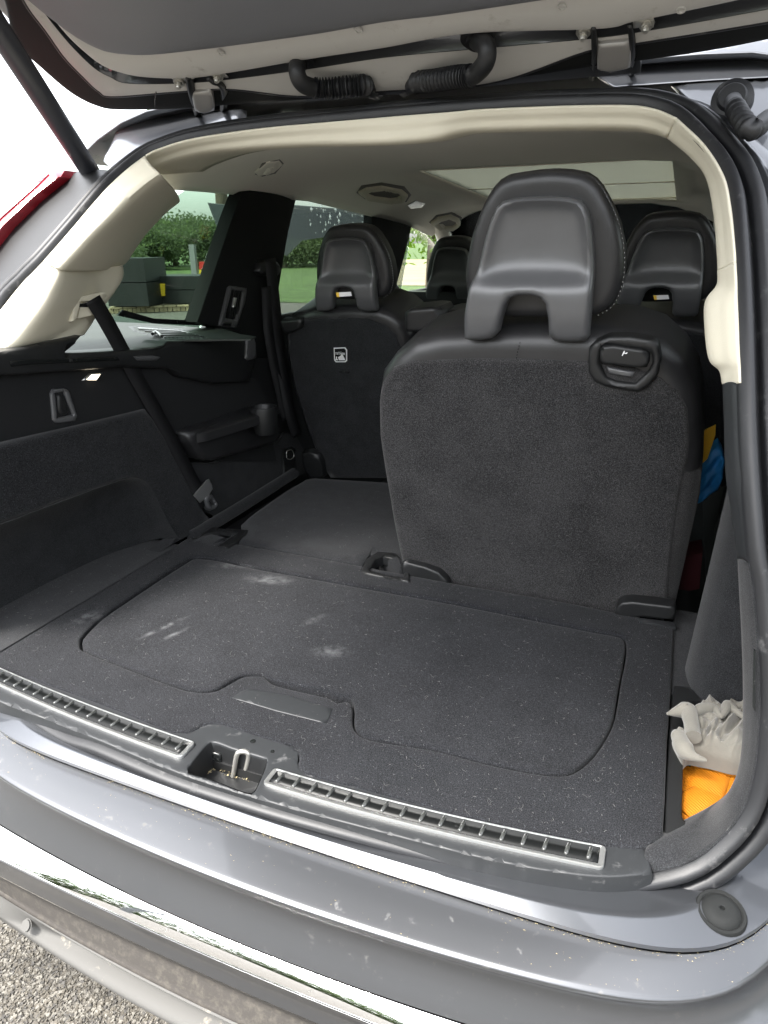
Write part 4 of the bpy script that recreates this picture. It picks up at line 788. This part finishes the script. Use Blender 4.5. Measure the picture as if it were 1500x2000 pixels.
# seams, plugs and clips on the underside of the gate
tube('trim_seam', [tgp(x, y, .0185) for x, y in ((628,38),(622,20),(624,-30))], .0012, 'gloss_black', gate, n=6)
for x, y in ((1097,15),(432,104),(700,60),(1330,20)): disc('panel_plug', tgp(x, y, .016), tn, .006, .002, 'gate_paint', gate, prof=[(0,-.001),(.0035,-.001),(.004,.0008),(.006,.0008),(.0066,-.002)], seg=18)
tube('frame_seam', [tgp(x, y, .0065) for x, y in ((305,179),(303,198),(303,212))], .0010, 'gloss_black', gate, n=6)
tube('gate_seal', tr('D', .004), .0035, 'rubber', gate, n=8, seg=120)
# wiring bellows
def harness(pts, corr, hs, r, grom):
    P = [tgp(x, y, hh) for (x, y), hh in zip(pts, hs)]; a, b = corr
    def rf(t): 
        if a < t < b: return 1.12+.20*math.sin((t-a)/(b-a)*2*math.pi*18)
        return .92 if t > b else 1.08
    o = tube('wiring_bellows', P, r, 'rubber', gate, n=16, seg=230, rfn=rf, smooth=30)
    if grom: disc('bellows_flange', P[0]-tn*.006, tn, r*2, .012, 'rubber', o, prof=[(0,.014),(r*1.25,.014),(r*1.3,.008),(r*2.0,.006),(r*2.05,0),(r*2.05,-.01)])
harness([(583,118),(580,140),(590,162),(615,172),(650,172),(690,168),(715,168),(735,182)], (.42,.86), (.004,.03,.04,.035,.03,.025,.015,-.03), .0125, True)
harness([(932,78),(950,92),(948,122),(925,146),(895,150),(850,157),(810,162),(790,176)], (.45,.85), (.004,.03,.045,.045,.04,.03,.01,-.03), .0125, True)
P = [SO(.005)(1432,198), SO(-.03)(1438,215), SO(-.05)(1450,235), SO(-.06)(1465,252), SO(-.05)(1480,250), SO(-.03)(1500,232), SO(-.02)(1530,225)]
bw_ = tube('wiring_bellows', P, .0115, 'rubber', car, n=16, seg=150, rfn=lambda t: 1.05+.13*math.sin(t*95) if .1 < t < .6 else 1.0, smooth=30)
disc('bellows_flange', SO(.014)(1430,195), (-.1,-1,.3), .028, .012, 'rubber', bw_, prof=[(0,.012),(.017,.012),(.020,.007),(.027,.005),(.028,0),(.028,-.008)])
# gas strut
sa, sb = SO(.045)(176,335), tgp(-150,-170,.02)
strut = tube('lift_strut', [sa, sa*.5+sb*.5, sb], .019, 'strut', car, n=24, seg=8)
SR = [np.array([-sa[0]+.02, sa[1], sa[2]]), np.array([-sb[0]+.02, sb[1], sb[2]])]; tube('lift_strut', [SR[0], SR[0]*.5+SR[1]*.5, SR[1]], .0165, 'plastic', car, n=24, seg=8)
# ------------------------------------------------------------------ body outside left, tail lamp, upper corner
relief('corner_panel', [(185,312),(222,246),(250,222),(330,216),(470,213),(470,250),(330,285),(270,310),(225,338)], SO(.030), 'paint', car, back=(0,1,0), depth=.02, r=14, rm=.012, step=12, h=lambda x, y, d, q: .012*math.sin(((y-230)+(x-240)*.55)/26))
relief('pillar_cover', [(-130,640),(-60,520),(20,418),(118,334),(165,334),(190,330),(205,345),(160,395),(60,515),(-20,610),(-90,690)], SO(.030), 'plastic', car, back=(0,1,0), depth=.02, r=10, rm=.008, step=14, h=lambda x, y, d, q: 0)
tl = relief('tail_lamp', [(-130,540),(-60,440),(0,374),(30,350),(62,329),(120,332),(112,345),(60,386),(0,444),(-110,580),(-140,600)], SO(-.005), 'red_lens', car, back=(0,1,0), depth=.06, r=7, rm=.008, step=9)
relief('lamp_light_guide', [(-60,462),(0,400),(56,358),(92,340),(70,362),(0,425),(-50,480)], SO(-.0105), 'red_lens2', tl, back=(0,1,0), depth=.006, r=5, rm=.003, step=8)
# right upper corner of the body
relief('corner_panel', [(1165,148),(1250,120),(1400,96),(1560,62),(1640,62),(1640,152),(1500,151),(1400,156),(1310,162),(1200,170)], SO(.030), 'paint', car, back=(0,1,0), depth=.02, r=3, rm=.002, step=14)
relief('quarter_panel', [(1310,162),(1400,156),(1500,153),(1660,152),(1700,500),(1700,1500),(1560,1500),(1500,900),(1470,500),(1440,330),(1400,250)], SO(.035), 'paint', car, back=(0,1,0), depth=.02, r=8, rm=.01, step=24)
# the left linings end at the opening
for o in list(bpy.data.objects):
    if o.name.split('.')[0] in ('side_carpet','side_upper_trim','side_rail_trim','storage_recess','recess_floor','side_backing','cover_slot') and o.type == 'MESH':
        off_ = wloc(o)
        for v in o.data.vertices:
            p = v.co+off_; lim = so_y(-.60, p.z)-.045
            if p.y < lim: v.co.y = lim-off_.y
for o in bpy.data.objects:
    if o.name.split('.')[0] in ('sill_trim',) and o.type == 'MESH':
        for v in o.data.vertices: v.co.x = max(v.co.x, -.60-wloc(o).x)
qp = next(o for o in bpy.data.objects if o.name.split('.')[0] == 'quarter_panel' and o.data.materials[0].name == 'paint'); wq = np.array(wloc(qp)); VQ = np.array([v.co[:] for v in qp.data.vertices])+wq; VQ[:, 0] = -VQ[:, 0]-.02
mesh_obj('quarter_panel', VQ, [list(p.vertices)[::-1] for p in qp.data.polygons if max(VQ[list(p.vertices)][:, 2]) < .44 and max(VQ[list(p.vertices)][:, 0]) < -.62], 'paint', car)
# ================================================================== LOOSE THINGS
# crumpled rag
def cloth(name, pts, surf, m, label, cat_, amp, seed, freq, lift=0, twist=0, depth=.02):
    r2 = np.random.default_rng(seed); ph = r2.uniform(0, 6, 12); fx = r2.uniform(.6, 1.4, 12)
    cx, cy = np.mean(np.array(pts), 0)
    def h(x, y, d, q):
        u, v = (x-cx)*freq, (y-cy)*freq; w_ = 0
        a = u*.9+1.4*math.sin(v*.7+ph[0])+.8*math.sin(u*.5+v*1.3+ph[1]); b = v+1.2*math.sin(u*.8+ph[2])
        w_ = (1-abs(math.sin(a*1.3+ph[3])))*.9+(1-abs(math.sin(b*1.1+a*.4+ph[4])))*.6+.5*(1-abs(math.sin(a*2.1-b*1.7+ph[5])))
        return -(amp*w_+lift)*min(1, d/7)
    o = relief(name, pts, surf, m, None, back=(0,0,-1), depth=depth, r=6, rm=.006, step=3.2, h=h, smooth=70, sm=True)
    bm = bmesh.new(); bm.from_mesh(o.data)
    o.data.update(); tag(o, label, cat_); s = o.modifiers.new('sub', 'SUBSURF'); s.levels = s.render_levels = 1; return o
rag = cloth('cleaning_rag', [(1331,1432),(1316,1431),(1317,1442),(1322,1453),(1336,1475),(1348,1466),(1375,1470),(1400,1475),(1438,1484),(1470,1480),(1490,1440),(1485,1388),(1450,1384),(1425,1375),(1412,1392),(1400,1382),(1370,1378),(1357,1392),(1350,1410),(1352,1430),(1350,1448),(1340,1440)], Z_(.012), 'rag', 'crumpled off-white cotton rag stuffed into the side bin above an orange strap', 'rag', .012, 5, .075, .012, depth=.02)
tube('rag_corner', pxs([(1303,1394),(1315,1392),(1335,1388),(1344,1390),(1350,1410),(1354,1440)], Z_(.035)), .011, 'rag', rag, n=10, seg=30, rfn=lambda t: .18+.9*min(1, t*2.4)-.1*math.sin(t*9))
tube('rag_fold', pxs([(1318,1430),(1326,1440),(1336,1462),(1352,1476),(1380,1486)], Z_(.030)), .011, 'rag', rag, n=10, seg=30, rfn=lambda t: .12+1.0*math.sin(math.pi*min(1, .12+t*.88))+.08*math.sin(t*14))
tube('rag_fold', pxs([(1356,1392),(1372,1384),(1395,1384),(1408,1398),(1416,1388),(1422,1378),(1432,1385),(1455,1402)], Z_(.036)), .008, 'rag', rag, n=10, seg=40, rfn=lambda t: .8+.25*math.sin(t*11))
# orange lashing strap, folded on itself
ost = empty('lashing_strap', Z_(-.06)(1385,1550)); tag(ost, 'bright orange ribbed webbing strap bundled at the bottom of the side bin', 'strap')
def web(a, b, z0, z1, wd, ang_px):
    z0 -= .022; z1 -= .022; A, B = Z_(z0)(*a), Z_(z1)(*b); mid_ = (A+B)/2+np.array([0,0,.006]); sd_ = np.cross(B-A, [0,0,1.]); sd_ /= np.linalg.norm(sd_)
    P = cat([A, mid_, B], 40); G = []
    for i, p in enumerate(P): G.append([p+sd_*wd*(s-.5)+np.array([0,0,.003*math.sin(s*3.1)]) for s in np.linspace(0,1,9)])
    o = grid('strap_fold', np.array(G), M['web'], None, thick=.0018); attach(o, ost); return o
M['web'] = mat('orange_webbing', (.52,.17,.004), .62, spec=.3, var=.1, vscale=20)
N_ = M['web'].node_tree.nodes; L_ = M['web'].node_tree.links; wv = N_.new('ShaderNodeTexWave'); wv.inputs['Scale'].default_value = 115; wv.bands_direction = 'DIAGONAL'; tc_ = N_.new('ShaderNodeTexCoord'); L_.new(tc_.outputs['Object'], wv.inputs['Vector']); bp_ = N_.new('ShaderNodeBump'); bp_.inputs['Strength'].default_value = .6; bp_.inputs['Distance'].default_value = .002; L_.new(wv.outputs['Fac'], bp_.inputs['Height']); L_.new(bp_.outputs[0], N_['Principled BSDF'].inputs['Normal'])
for a in [((1335,1500),(1345,1590),-.010,-.03,.045,0),((1350,1492),(1450,1502),-.004,-.008,.05,0),((1345,1510),(1450,1560),-.010,-.02,.05,0),((1345,1530),(1410,1620),-.008,-.02,.05,0),((1395,1500),(1360,1600),-.003,-.012,.045,0),((1440,1500),(1400,1600),-.006,-.02,.05,0),((1330,1585),(1420,1550),-.002,-.010,.045,0),((1340,1540),(1352,1640),-.006,-.016,.05,0),((1335,1580),(1380,1640),-.02,-.03,.05,0),((1400,1600),(1460,1520),-.012,-.012,.05,0)]: web(*a)
# blue bag, yellow board and dark red box beyond the raised seat
yb_ = relief('yellow_folder', [(1376,842),(1398,831),(1397,850),(1382,896),(1372,905),(1366,880)], PL((0,.88,0),(0,1,.1)), 'yellow', None, back=(0,1,0), depth=.01, step=10); tag(yb_, 'narrow yellow folder edge showing beside the raised rear seat', 'folder')
bb_ = relief('blue_bag', [(1350,930),(1372,905),(1392,880),(1404,873),(1412,885),(1416,900),(1412,935),(1402,960),(1380,975),(1355,990),(1350,960)], PL((0,.92,0),(0,1,.1)), 'blue', None, back=(0,1,0), depth=.06, r=6, rm=.012, step=6, h=lambda x, y, d, q: -.008*math.sin(x*.22+y*.13)*math.cos(y*.09), smooth=60); tag(bb_, 'crumpled blue bag squeezed between the raised seat and the right wall', 'bag')
rb_ = relief('red_box', [(1325,1090),(1372,1080),(1366,1150),(1322,1160)], PL((0,.86,0),(0,1,.1)), 'dark_red', None, back=(0,1,0), depth=.08, step=14); tag(rb_, 'dark red box low in the gap right of the raised seat', 'box')
bt = ribbon('third_row_belt', [X_(.60)(1400,860)*1.0, X_(.60)(1396,900), X_(.598)(1388,960), X_(.595)(1382,1000)], .03, (.2,.9,.2), 'belt', car) if False else None
# dust and grit lying in the bumper gutter and on the seal
V = []; Fc = []
for i in range(2000):
    t = rng.uniform(0, 1); k = t*(len(XS)-1); a = int(k); b_ = min(a+1, len(XS)-1); P = D3[a]*(1-k+a)+D3[b_]*(k-a); u_ = rng.uniform(0,1)
    if u_ < .72: P = P+np.array([0, -abs(rng.normal(0,.0035))-.0008, .0012])
    else: Pe = E3[a]*(1-k+a)+E3[b_]*(k-a); w_ = rng.uniform(0,1); P = P*(1-w_)+Pe*w_+np.array([0,0,.0016])
    if math.sin(P[0]*31)+math.sin(P[0]*13+1) < rng.uniform(-1.6, 1.2): continue
    s_ = rng.uniform(.0003, .0012); q = P+rng.uniform(-1,1,(3,3))*s_*np.array([1.6,.8,.25]); b = len(V); V += list(q); Fc.append([b,b+1,b+2])
o = mesh_obj('bumper_grit', V, Fc, 'debris', car, 0); o['kind'] = 'stuff'
# lint and pet hair
def lint(name, n, gen, parent):
    V = []; Fc = []
    for _ in range(n):
        c, u, v, nn = gen(); L = random.choice([.0007,.0008,.001,.001,.0012,.0015,.002,.004,.008,.012]); a0 = random.uniform(0, 6.28); curl = random.uniform(-2.2, 2.2)*(L > .004); k = 6 if L > .004 else 2; rr = .00010 if L > .004 else .00024
        pts = []; p = np.zeros(2); a = a0
        for i in range(k+1): pts.append(c+u*p[0]+v*p[1]+nn*(.0008+.0010*math.sin(i*1.3))); p = p+np.array([math.cos(a), math.sin(a)])*L/k; a += curl/k*1.6
        b = len(V)
        for i, q in enumerate(pts):
            t = pts[min(i+1, k)]-pts[max(i-1, 0)]; t /= np.linalg.norm(t); s = np.cross(t, nn); s /= np.linalg.norm(s)
            V += [q-s*rr, q+nn*rr*1.5, q+s*rr]
        for i in range(k):
            for j in range(2): Fc.append([b+i*3+j, b+i*3+j+1, b+i*3+j+4, b+i*3+j+3])
    o = mesh_obj(name, V, Fc, 'lint', parent, 0); o['kind'] = 'stuff'; return o
def gfloor():
    while True:
        x, y = random.uniform(-.55,.555), random.uniform(-.04,.60)
        q = proj((x, y, 0))
        if random.random() < (.35+.65*(x+.55)/1.1) and pin(np.array([q]), np.array(floor_out))[0]: return np.array([x, y, .001]), np.array([1.,0,0]), np.array([0,1.,0]), np.array([0,0,1.])
lint('lint', 1300, gfloor, cargo)
lint('lint', 220, lambda: (np.array([random.uniform(-.50,0), random.uniform(.66,1.10), .004]), np.array([1.,0,0]), np.array([0,1.,0]), np.array([0,0,1.])), fold)
lint('lint', 120, lambda: (np.array([random.uniform(-.69,-.57), random.uniform(.06,.5), .0045]), np.array([1.,0,0]), np.array([0,1.,0]), np.array([0,0,1.])), side_low)
def gseat():
    px, py = random.uniform(790,1290), random.uniform(730,1120); return PS(px, py)+np.array([0,-.0085,0]), np.array([1.,0,0]), np.array([0,-.2,.98]), np.array([0,-.98,-.2])
lint('lint', 260, gseat, seat)
def pile(name, n, gen, parent, L=.0022, w_=.00035, up=.0011):
    P, U, W_, N3 = gen(n); a = rng.uniform(0, 6.283, len(P))[:, None]; dr = (U*np.cos(a)+W_*np.sin(a)); sd_ = np.cross(dr, N3); l = L*rng.uniform(.4, 1.3, len(P))[:, None]
    V = np.stack([P-sd_*w_, P+sd_*w_, P+dr*l+N3*up*rng.uniform(.3, 1, len(P))[:, None]], 1).reshape(-1, 3); me_ = bpy.data.meshes.new(name); o_ = wloc(parent); V = V-np.array(o_)
    k = len(P); me_.vertices.add(3*k); me_.vertices.foreach_set('co', V.ravel()); me_.loops.add(3*k); me_.loops.foreach_set('vertex_index', np.arange(3*k)); me_.polygons.add(k); me_.polygons.foreach_set('loop_start', np.arange(k)*3)
    for q in range(3): me_.materials.append(M['fibre%d' % q])
    me_.polygons.foreach_set('material_index', rng.choice(3, k, p=[.54,.37,.09])); me_.update(); me_.validate()
    ob = bpy.data.objects.new(name, me_); COL.objects.link(ob); ob.parent = parent; ob['kind'] = 'stuff'; return ob
def tri(v, n): return np.tile(np.array(v, float), (n, 1))
def g_floor(n):
    x = rng.uniform(-.555, .56, n); y = rng.uniform(-.07, .62, n); Q = np.stack([x, y, np.full(n, .0)], 1); qc = (Q-CAM)@RM; px_ = np.stack([750+F*qc[:, 0]/-qc[:, 2], 1000-F*qc[:, 1]/-qc[:, 2]], 1)
    fo = np.array(floor_out); ok = pin(px_, fo) & (pdist(px_, fo) > 3) & ((pdist(px_, np.array(hatch)) > 4)) & ~pin(px_, np.array([(452,1362),(470,1348),(485,1342),(535,1326),(645,1356),(655,1372),(643,1402),(637,1414),(540,1390)], float)); Q = Q[ok]; k = len(Q); return Q, tri((1,0,0), k), tri((0,1,0), k), tri((0,0,1), k)
pile('carpet_pile', 110000, g_floor, cargo)
def g_seat(n):
    px_ = np.stack([rng.uniform(740, 1350, n), rng.uniform(700, 1215, n)], 1); pp_ = np.array(panel, float); ok = pin(px_, pp_) & (pdist(px_, pp_) > 8) & ~((px_[:, 0] > 1145) & (px_[:, 1] < 768) & (px_[:, 0] < 1298)); px_ = px_[ok]
    Q = np.array([PS(*p) for p in px_])+np.array([0,-.0032,0])+np.array([-(-.004*math.exp(-((x-1050)/260)**2-((y-900)/200)**2)+.0012*math.sin(x*.023+y*.011)*math.sin(y*.019)) for x, y in px_])[:, None]*np.array([0,-.98,-.196]); k = len(Q)
    return Q, tri((1,0,0), k), tri((0,-.196,.98), k), tri((0,-.98,-.196), k)
pile('carpet_pile', 60000, g_seat, seat)
def g_fold(n):
    x = rng.uniform(-.50, .10, n); y = rng.uniform(.64, 1.12, n); Q = np.stack([x, y, np.full(n, -.003)], 1); k = n; Q[:, 2] = -.0035+.0+.0; return Q+np.array([0,0,-.0005]), tri((1,0,0), k), tri((0,1,0), k), tri((0,0,1), k)
def g_wall(n):
    px_ = np.stack([rng.uniform(-20, 400, n), rng.uniform(810, 1050, n)], 1); po1 = np.array([(-30,880),(0,872),(150,840),(286,806),(326,866),(400,1005),(372,1040),(350,1045),(332,1020),(315,985),(297,950),(280,932),(262,927),(240,930),(130,970),(0,1018),(-30,1028)], float); px_ = px_[pin(px_, po1)]
    Q = np.array([X_(-.5575)(*p) for p in px_]); k = len(Q); return Q, tri((0,1,0), k), tri((0,0,1), k), tri((1,0,0), k)
pile('carpet_pile', 40000, g_wall, side_low)
# ================================================================== OUTSIDE
gr = mesh_obj('ground', [(-1500,-1500,GZ-.006),(1500,-1500,GZ-.006),(1500,1500,GZ-.006),(-1500,1500,GZ-.006)], [[0,1,2,3]], 'asphalt', None, 0); gr['kind'] = 'structure'
gz = mesh_obj('grass_field', [(-900,24,GZ+.01),(1500,24,GZ+.01),(1500,1500,GZ+.01),(-900,1500,GZ+.01)], [[0,1,2,3]], 'grass', None, 0); gz['kind'] = 'structure'
fd = mesh_obj('ploughed_field', [(-10.5,24.5,GZ+.02),(800,24.5,GZ+.02),(800,64,GZ+.02),(-27,64,GZ+.02)], [[0,1,2,3]], 'field', None, 0); fd['kind'] = 'structure'
vg_ = mesh_obj('verge', [(-60,16.5,GZ+.006),(40,16.5,GZ+.006),(40,24.5,GZ+.006),(-60,24.5,GZ+.006)], [[0,1,2,3]], 'grass', None, 0); vg_['kind'] = 'structure'
# gravel surface of the asphalt, near the bumper
st_pts = []
V = []; Fc = []; FM = []
lo = Z_(GZ)(-60,1760); 
n_st = 0
while n_st < 15000:
    px, py = random.uniform(-140, 520), random.uniform(1740, 2120); P = Z_(GZ)(px, py)
    if py < 1740+(px)*.5: continue
    s = random.choice([.0015,.0022,.0022,.003,.003,.004,.005,.0065]); b = len(V); n_st += 1; rx = rng.normal(0, 1, (8,3)); rx /= np.linalg.norm(rx, axis=1)[:, None]
    base = np.array([[-1,-1,-.5],[1,-1,-.5],[1,1,-.5],[-1,1,-.5],[-.7,-.7,.4],[.7,-.7,.4],[.7,.7,.4],[-.7,.7,.4]])+rng.uniform(-.35,.35,(8,3)); a = random.uniform(0,3.14); ca, sa_ = math.cos(a), math.sin(a)
    base = base@np.array([[ca,-sa_,0],[sa_,ca,0],[0,0,1]]); base[:, 0] *= random.uniform(.7,1.2)
    V += list(P+base*s*.62+np.array([0,0,-.004])); Fc += [[b+4,b+5,b+6,b+7]]+[[b+i, b+(i+1)%4, b+4+(i+1)%4, b+4+i] for i in range(4)]; FM += [random.choice([0,0,1,1,2])]*5
gs = mesh_obj('gravel', V, Fc, None, None, 0, mats=['stone_a','stone_b','stone_c'], fm=FM); gs['kind'] = 'stuff'
# trees
def tree(name, x, y, hgt, rad, m, label, seed, trunk=True, n=1500, leaf=.16, base=.25, group=None):
    r2 = np.random.default_rng(seed); e = empty(name, (x, y, GZ)); tag(e, label, 'tree', group)
    tube('trunk', [(x,y,GZ),(x+.1*rad*.2,y,GZ+hgt*.35),(x,y+.1,GZ+hgt*.7)], rad*.07, 'bark', e, n=8, rfn=lambda t: 1-.7*t)
    cl = r2.normal(0, .45, (14,3)); V = []; Fc = []
    for k in range(n):
        c = cl[r2.integers(14)]; p = c+r2.normal(0,.26,3); p[2] = p[2]*.9
        if np.linalg.norm(p) > 1.35: continue
        q = np.array([x+p[0]*rad, y+p[1]*rad, GZ+hgt*(base+(1-base)*.5)+p[2]*hgt*(1-base)*.5]); u = r2.normal(0,1,3); u /= np.linalg.norm(u); v = np.cross(u, r2.normal(0,1,3)); v /= np.linalg.norm(v); s = leaf*r2.uniform(.6,1.4); b = len(V)
        V += [q-u*s, q+v*s*.5, q+u*s, q-v*s*.5]; Fc.append([b,b+1,b+2,b+3])
    mesh_obj('crown', V, Fc, m, e, 0); return e
def at(px, dist):   # ground point in the direction of a picture column, at a distance
    d = ray(px, 600); h_ = math.hypot(d[0], d[1]); return CAM[0]+d[0]/h_*dist, CAM[1]+d[1]/h_*dist
tl_ = [(190,44,3.6,2.6),(235,50,3.9,2.9),(275,56,4.4,3.1),(312,50,4.2,2.8),(352,58,5.4,3.2),(400,54,4.6,3.0),(450,52,4.6,3.0),(505,56,5.0,3.2),(560,50,5.0,3.0),(600,56,5.2,3.2),(645,52,4.8,3.0),(690,56,5.2,3.2)]
words = ['far left','second from the left','third from the left','behind the dark crates','above the low wall','behind the warning sign','behind the rear pillar','left in the rear door window','behind the second-row headrest','low in the rear door window','past the door pillar','farthest right in the row']
words = words[:12]
for i, (px, d_, hh, rr_) in enumerate(tl_):
    x, y = at(px, d_); hh *= .66; tree('bushy_tree', x, y, hh, rr_, 'leaf', 'hazy green tree seen through tinted left glass, ' + words[i], 50+i, n=5500, leaf=.13, base=.02, group='trees beyond the left windows')
x, y = at(838, 20); tree('maple_tree', x, y, 4.9, 2.0, 'leaf_bright', 'sunlit bright green tree seen through the left front window', 91, n=14000, leaf=.10, base=.24)
x, y = at(455, 9); tree('overhanging_tree', x-.6, y+.8, 7.0, 1.6, 'leaf', 'dark leafy branch hanging at the top of the left quarter window', 92, n=3500, leaf=.1, base=.5)
# trees behind the camera, seen in the chrome strip
V = []; Fc = []
for i in range(60000):
    a = rng.uniform(0, 6.283)
    if abs((a-0.0+3.14159) % 6.283-3.14159) < .75 or 5.0 < a: continue
    q = np.array([CAM[0]+math.sin(a)*rng.uniform(22,29), CAM[1]+math.cos(a)*rng.uniform(22,29), GZ+rng.uniform(0,1)**1.3*(7.0+3.4*math.sin(a*9)+2.2*math.sin(a*23))]); u = rng.normal(0,1,3); u /= np.linalg.norm(u); v = np.cross(u, rng.normal(0,1,3)); v /= np.linalg.norm(v); b = len(V); V += [q-u*.28, q+v*.17, q+u*.28, q-v*.17]; Fc.append([b,b+1,b+2,b+3])
dw = mesh_obj('distant_wood', V, Fc, 'leaf', None, 0); dw['kind'] = 'stuff'; dw['label'] = 'far-off line of trees behind the camera, mirrored in the chrome'
# street lamp mirrored in the chrome
lp = empty('street_lamp', (-5.0,-7.5,GZ)); tag(lp, 'tall grey street lamp behind the car, mirrored in the chrome strip', 'street lamp')
tube('pole', [(-5,-7.5,GZ),(-5,-7.5,4),(-4.7,-7.4,5.4),(-3.8,-7.2,5.8)], .09, 'post', lp, n=10); box('lamp_head', (-3.9,-7.3,5.72), (-3.2,-7.1,5.85), 'post', lp, .03)
# dark crates on pallets
def ground_at(px, py): return Z_(GZ)(px, py)
def block(px0, px1, pyt, base_py, name, m, lab, cat_, dep=1.2, grp=None):
    A, B = ground_at(px0, base_py), ground_at(px1, base_py); u = (B-A); u[2] = 0; L = np.linalg.norm(u); u /= L; nrm_ = np.array([-u[1], u[0], 0])
    if nrm_@(A-CAM) < 0: nrm_ = -nrm_
    dd = ray(px0, pyt); t = ((A-CAM)@nrm_)/(dd@nrm_); zt = (CAM+t*dd)[2]
    e = empty(name, (A+B)/2); tag(e, lab, cat_, grp)
    z0 = GZ+.16; rows = max(2, int((zt-z0)/.55)); 
    for k in range(rows):
        a = z0+(zt-z0)*k/rows; b = z0+(zt-z0)*(k+1)/rows-.02; prism('board', [A+[0,0,a-A[2]], B+[0,0,a-A[2]], B+nrm_*dep+[0,0,a-A[2]], A+nrm_*dep+[0,0,a-A[2]]], (0,0,b-a), m, e)
    return A, B, u, nrm_, zt
A, B, u_, n_, zt = block(215, 293, 503, 612, 'stacked_crates', 'crate', 'tall stack of dark boards nearest the left pillar, on pallets', 'crates')
A2, B2, u2, n2, zt2 = block(296, 396, 538, 606, 'stacked_crates', 'crate', 'lower dark board stack carrying a small yellow notice', 'crates')
for i in range(7):
    c = A+(B2-A)*(i+.5)/7; e = empty('pallet', (c[0], c[1], GZ)); tag(e, 'pale wooden pallet under the dark board stacks outside, ' + ['nearest the left pillar','second from the left','third from the left','in the middle','third from the right','second from the right','nearest the post'][i], 'pallet', 'pallets under the board stacks')
    uu = (B2-A)/np.linalg.norm(B2-A); nn_ = np.array([-uu[1], uu[0], 0]); nn_ = nn_ if nn_@(A-CAM) > 0 else -nn_; W = np.linalg.norm(B2-A)/7*.92
    for k in (-1, 0, 1): q = c+uu*k*W*.42; prism('block', [q-uu*.05-nn_*.06, q+uu*.05-nn_*.06, q+uu*.05+nn_*.9, q-uu*.05+nn_*.9], (0,0,.1), 'wood', e)
    prism('deck_board', [c-uu*W/2-nn_*.08+[0,0,.105], c+uu*W/2-nn_*.08+[0,0,.105], c+uu*W/2+nn_*1.0+[0,0,.105], c-uu*W/2+nn_*1.0+[0,0,.105]], (0,0,.03), 'wood', e)
def sign(px, pyt, pyb, wpx, A, nrm_, off, m, name, lab):
    S_ = PL(A-nrm_*off, nrm_); P = [S_(px-wpx,pyb), S_(px+wpx,pyb), S_(px+wpx,pyt), S_(px-wpx,pyt)]; o = prism(name, P, nrm_*.02, m, None); return tag(o, lab, 'sign')
sign(316, 554, 578, 6, A2, n2, .04, 'sign_yellow', 'warning_notice', 'small yellow notice fixed to the dark boards outside the quarter window')
pA = ground_at(386, 585)
po_ = prism('shelter_post', [pA+[-.09,-.05,0], pA+[.09,-.05,0], pA+[.09,.05,0], pA+[-.09,.05,0]], (0,0,1.50), 'post', None); tag(po_, 'pale grey post beside the red and yellow sign outside', 'post')
dvv = ray(386,560); nh = np.array([dvv[0], dvv[1], 0]); nh /= np.linalg.norm(nh)
s1 = sign(397, 511, 526, 8, pA, nh, .1, 'sign_red', 'warning_sign', 'red and yellow warning sign on the post by the rear pillar'); 
S_ = PL(pA-nh*.1, nh); yl = prism('sign_lower', [S_(389,545), S_(405,545), S_(405,527), S_(389,527)], nh*.02, 'sign_yellow', s1); 
# dark canopy overhead, with white flecks
can = empty('dark_canopy', (-4.5,5.0,GZ)); tag(can, 'dark sloping canopy seen at the top of the left side windows', 'canopy')
CP = PL((-4.6,5.0,1.5), (1,-.55,.35))
relief('canopy_sheet', [(408,397),(470,404),(560,400),(745,415),(740,470),(640,462),(590,470),(560,500),(462,440),(436,470)], CP, 'canopy', can, back=(-1,.5,.3), depth=.03, step=30)
V = []; Fc = []
for _ in range(60):
    px, py = random.uniform(600,735), random.uniform(400,462); c = CP(px, py)+np.array([.03,-.02,0]); s = random.choice([.008,.012,.018,.03]); b = len(V)
    V += [c+[0,0,s], c+[0,s,0], c+[0,0,-s], c+[0,-s,0], c+[s*.4,0,0]]; Fc += [[b,b+1,b+4],[b+1,b+2,b+4],[b+2,b+3,b+4],[b+3,b,b+4]]
fl = mesh_obj('white_flecks', V, Fc, 'white_print', can, 0); fl['kind'] = 'stuff'
# power line mast
mx, my = at(316, 60); ms = empty('power_mast', (mx, my, GZ)); tag(ms, 'thin distant power mast above the trees in the quarter window', 'mast')
tube('pole', [(mx,my,GZ),(mx,my,6.6)], .09, 'post', ms, n=6, seg=2); tube('cross_arm', [(mx-.7,my-.7,6.0),(mx+.7,my+.7,6.0)], .06, 'post', ms, n=6, seg=2)
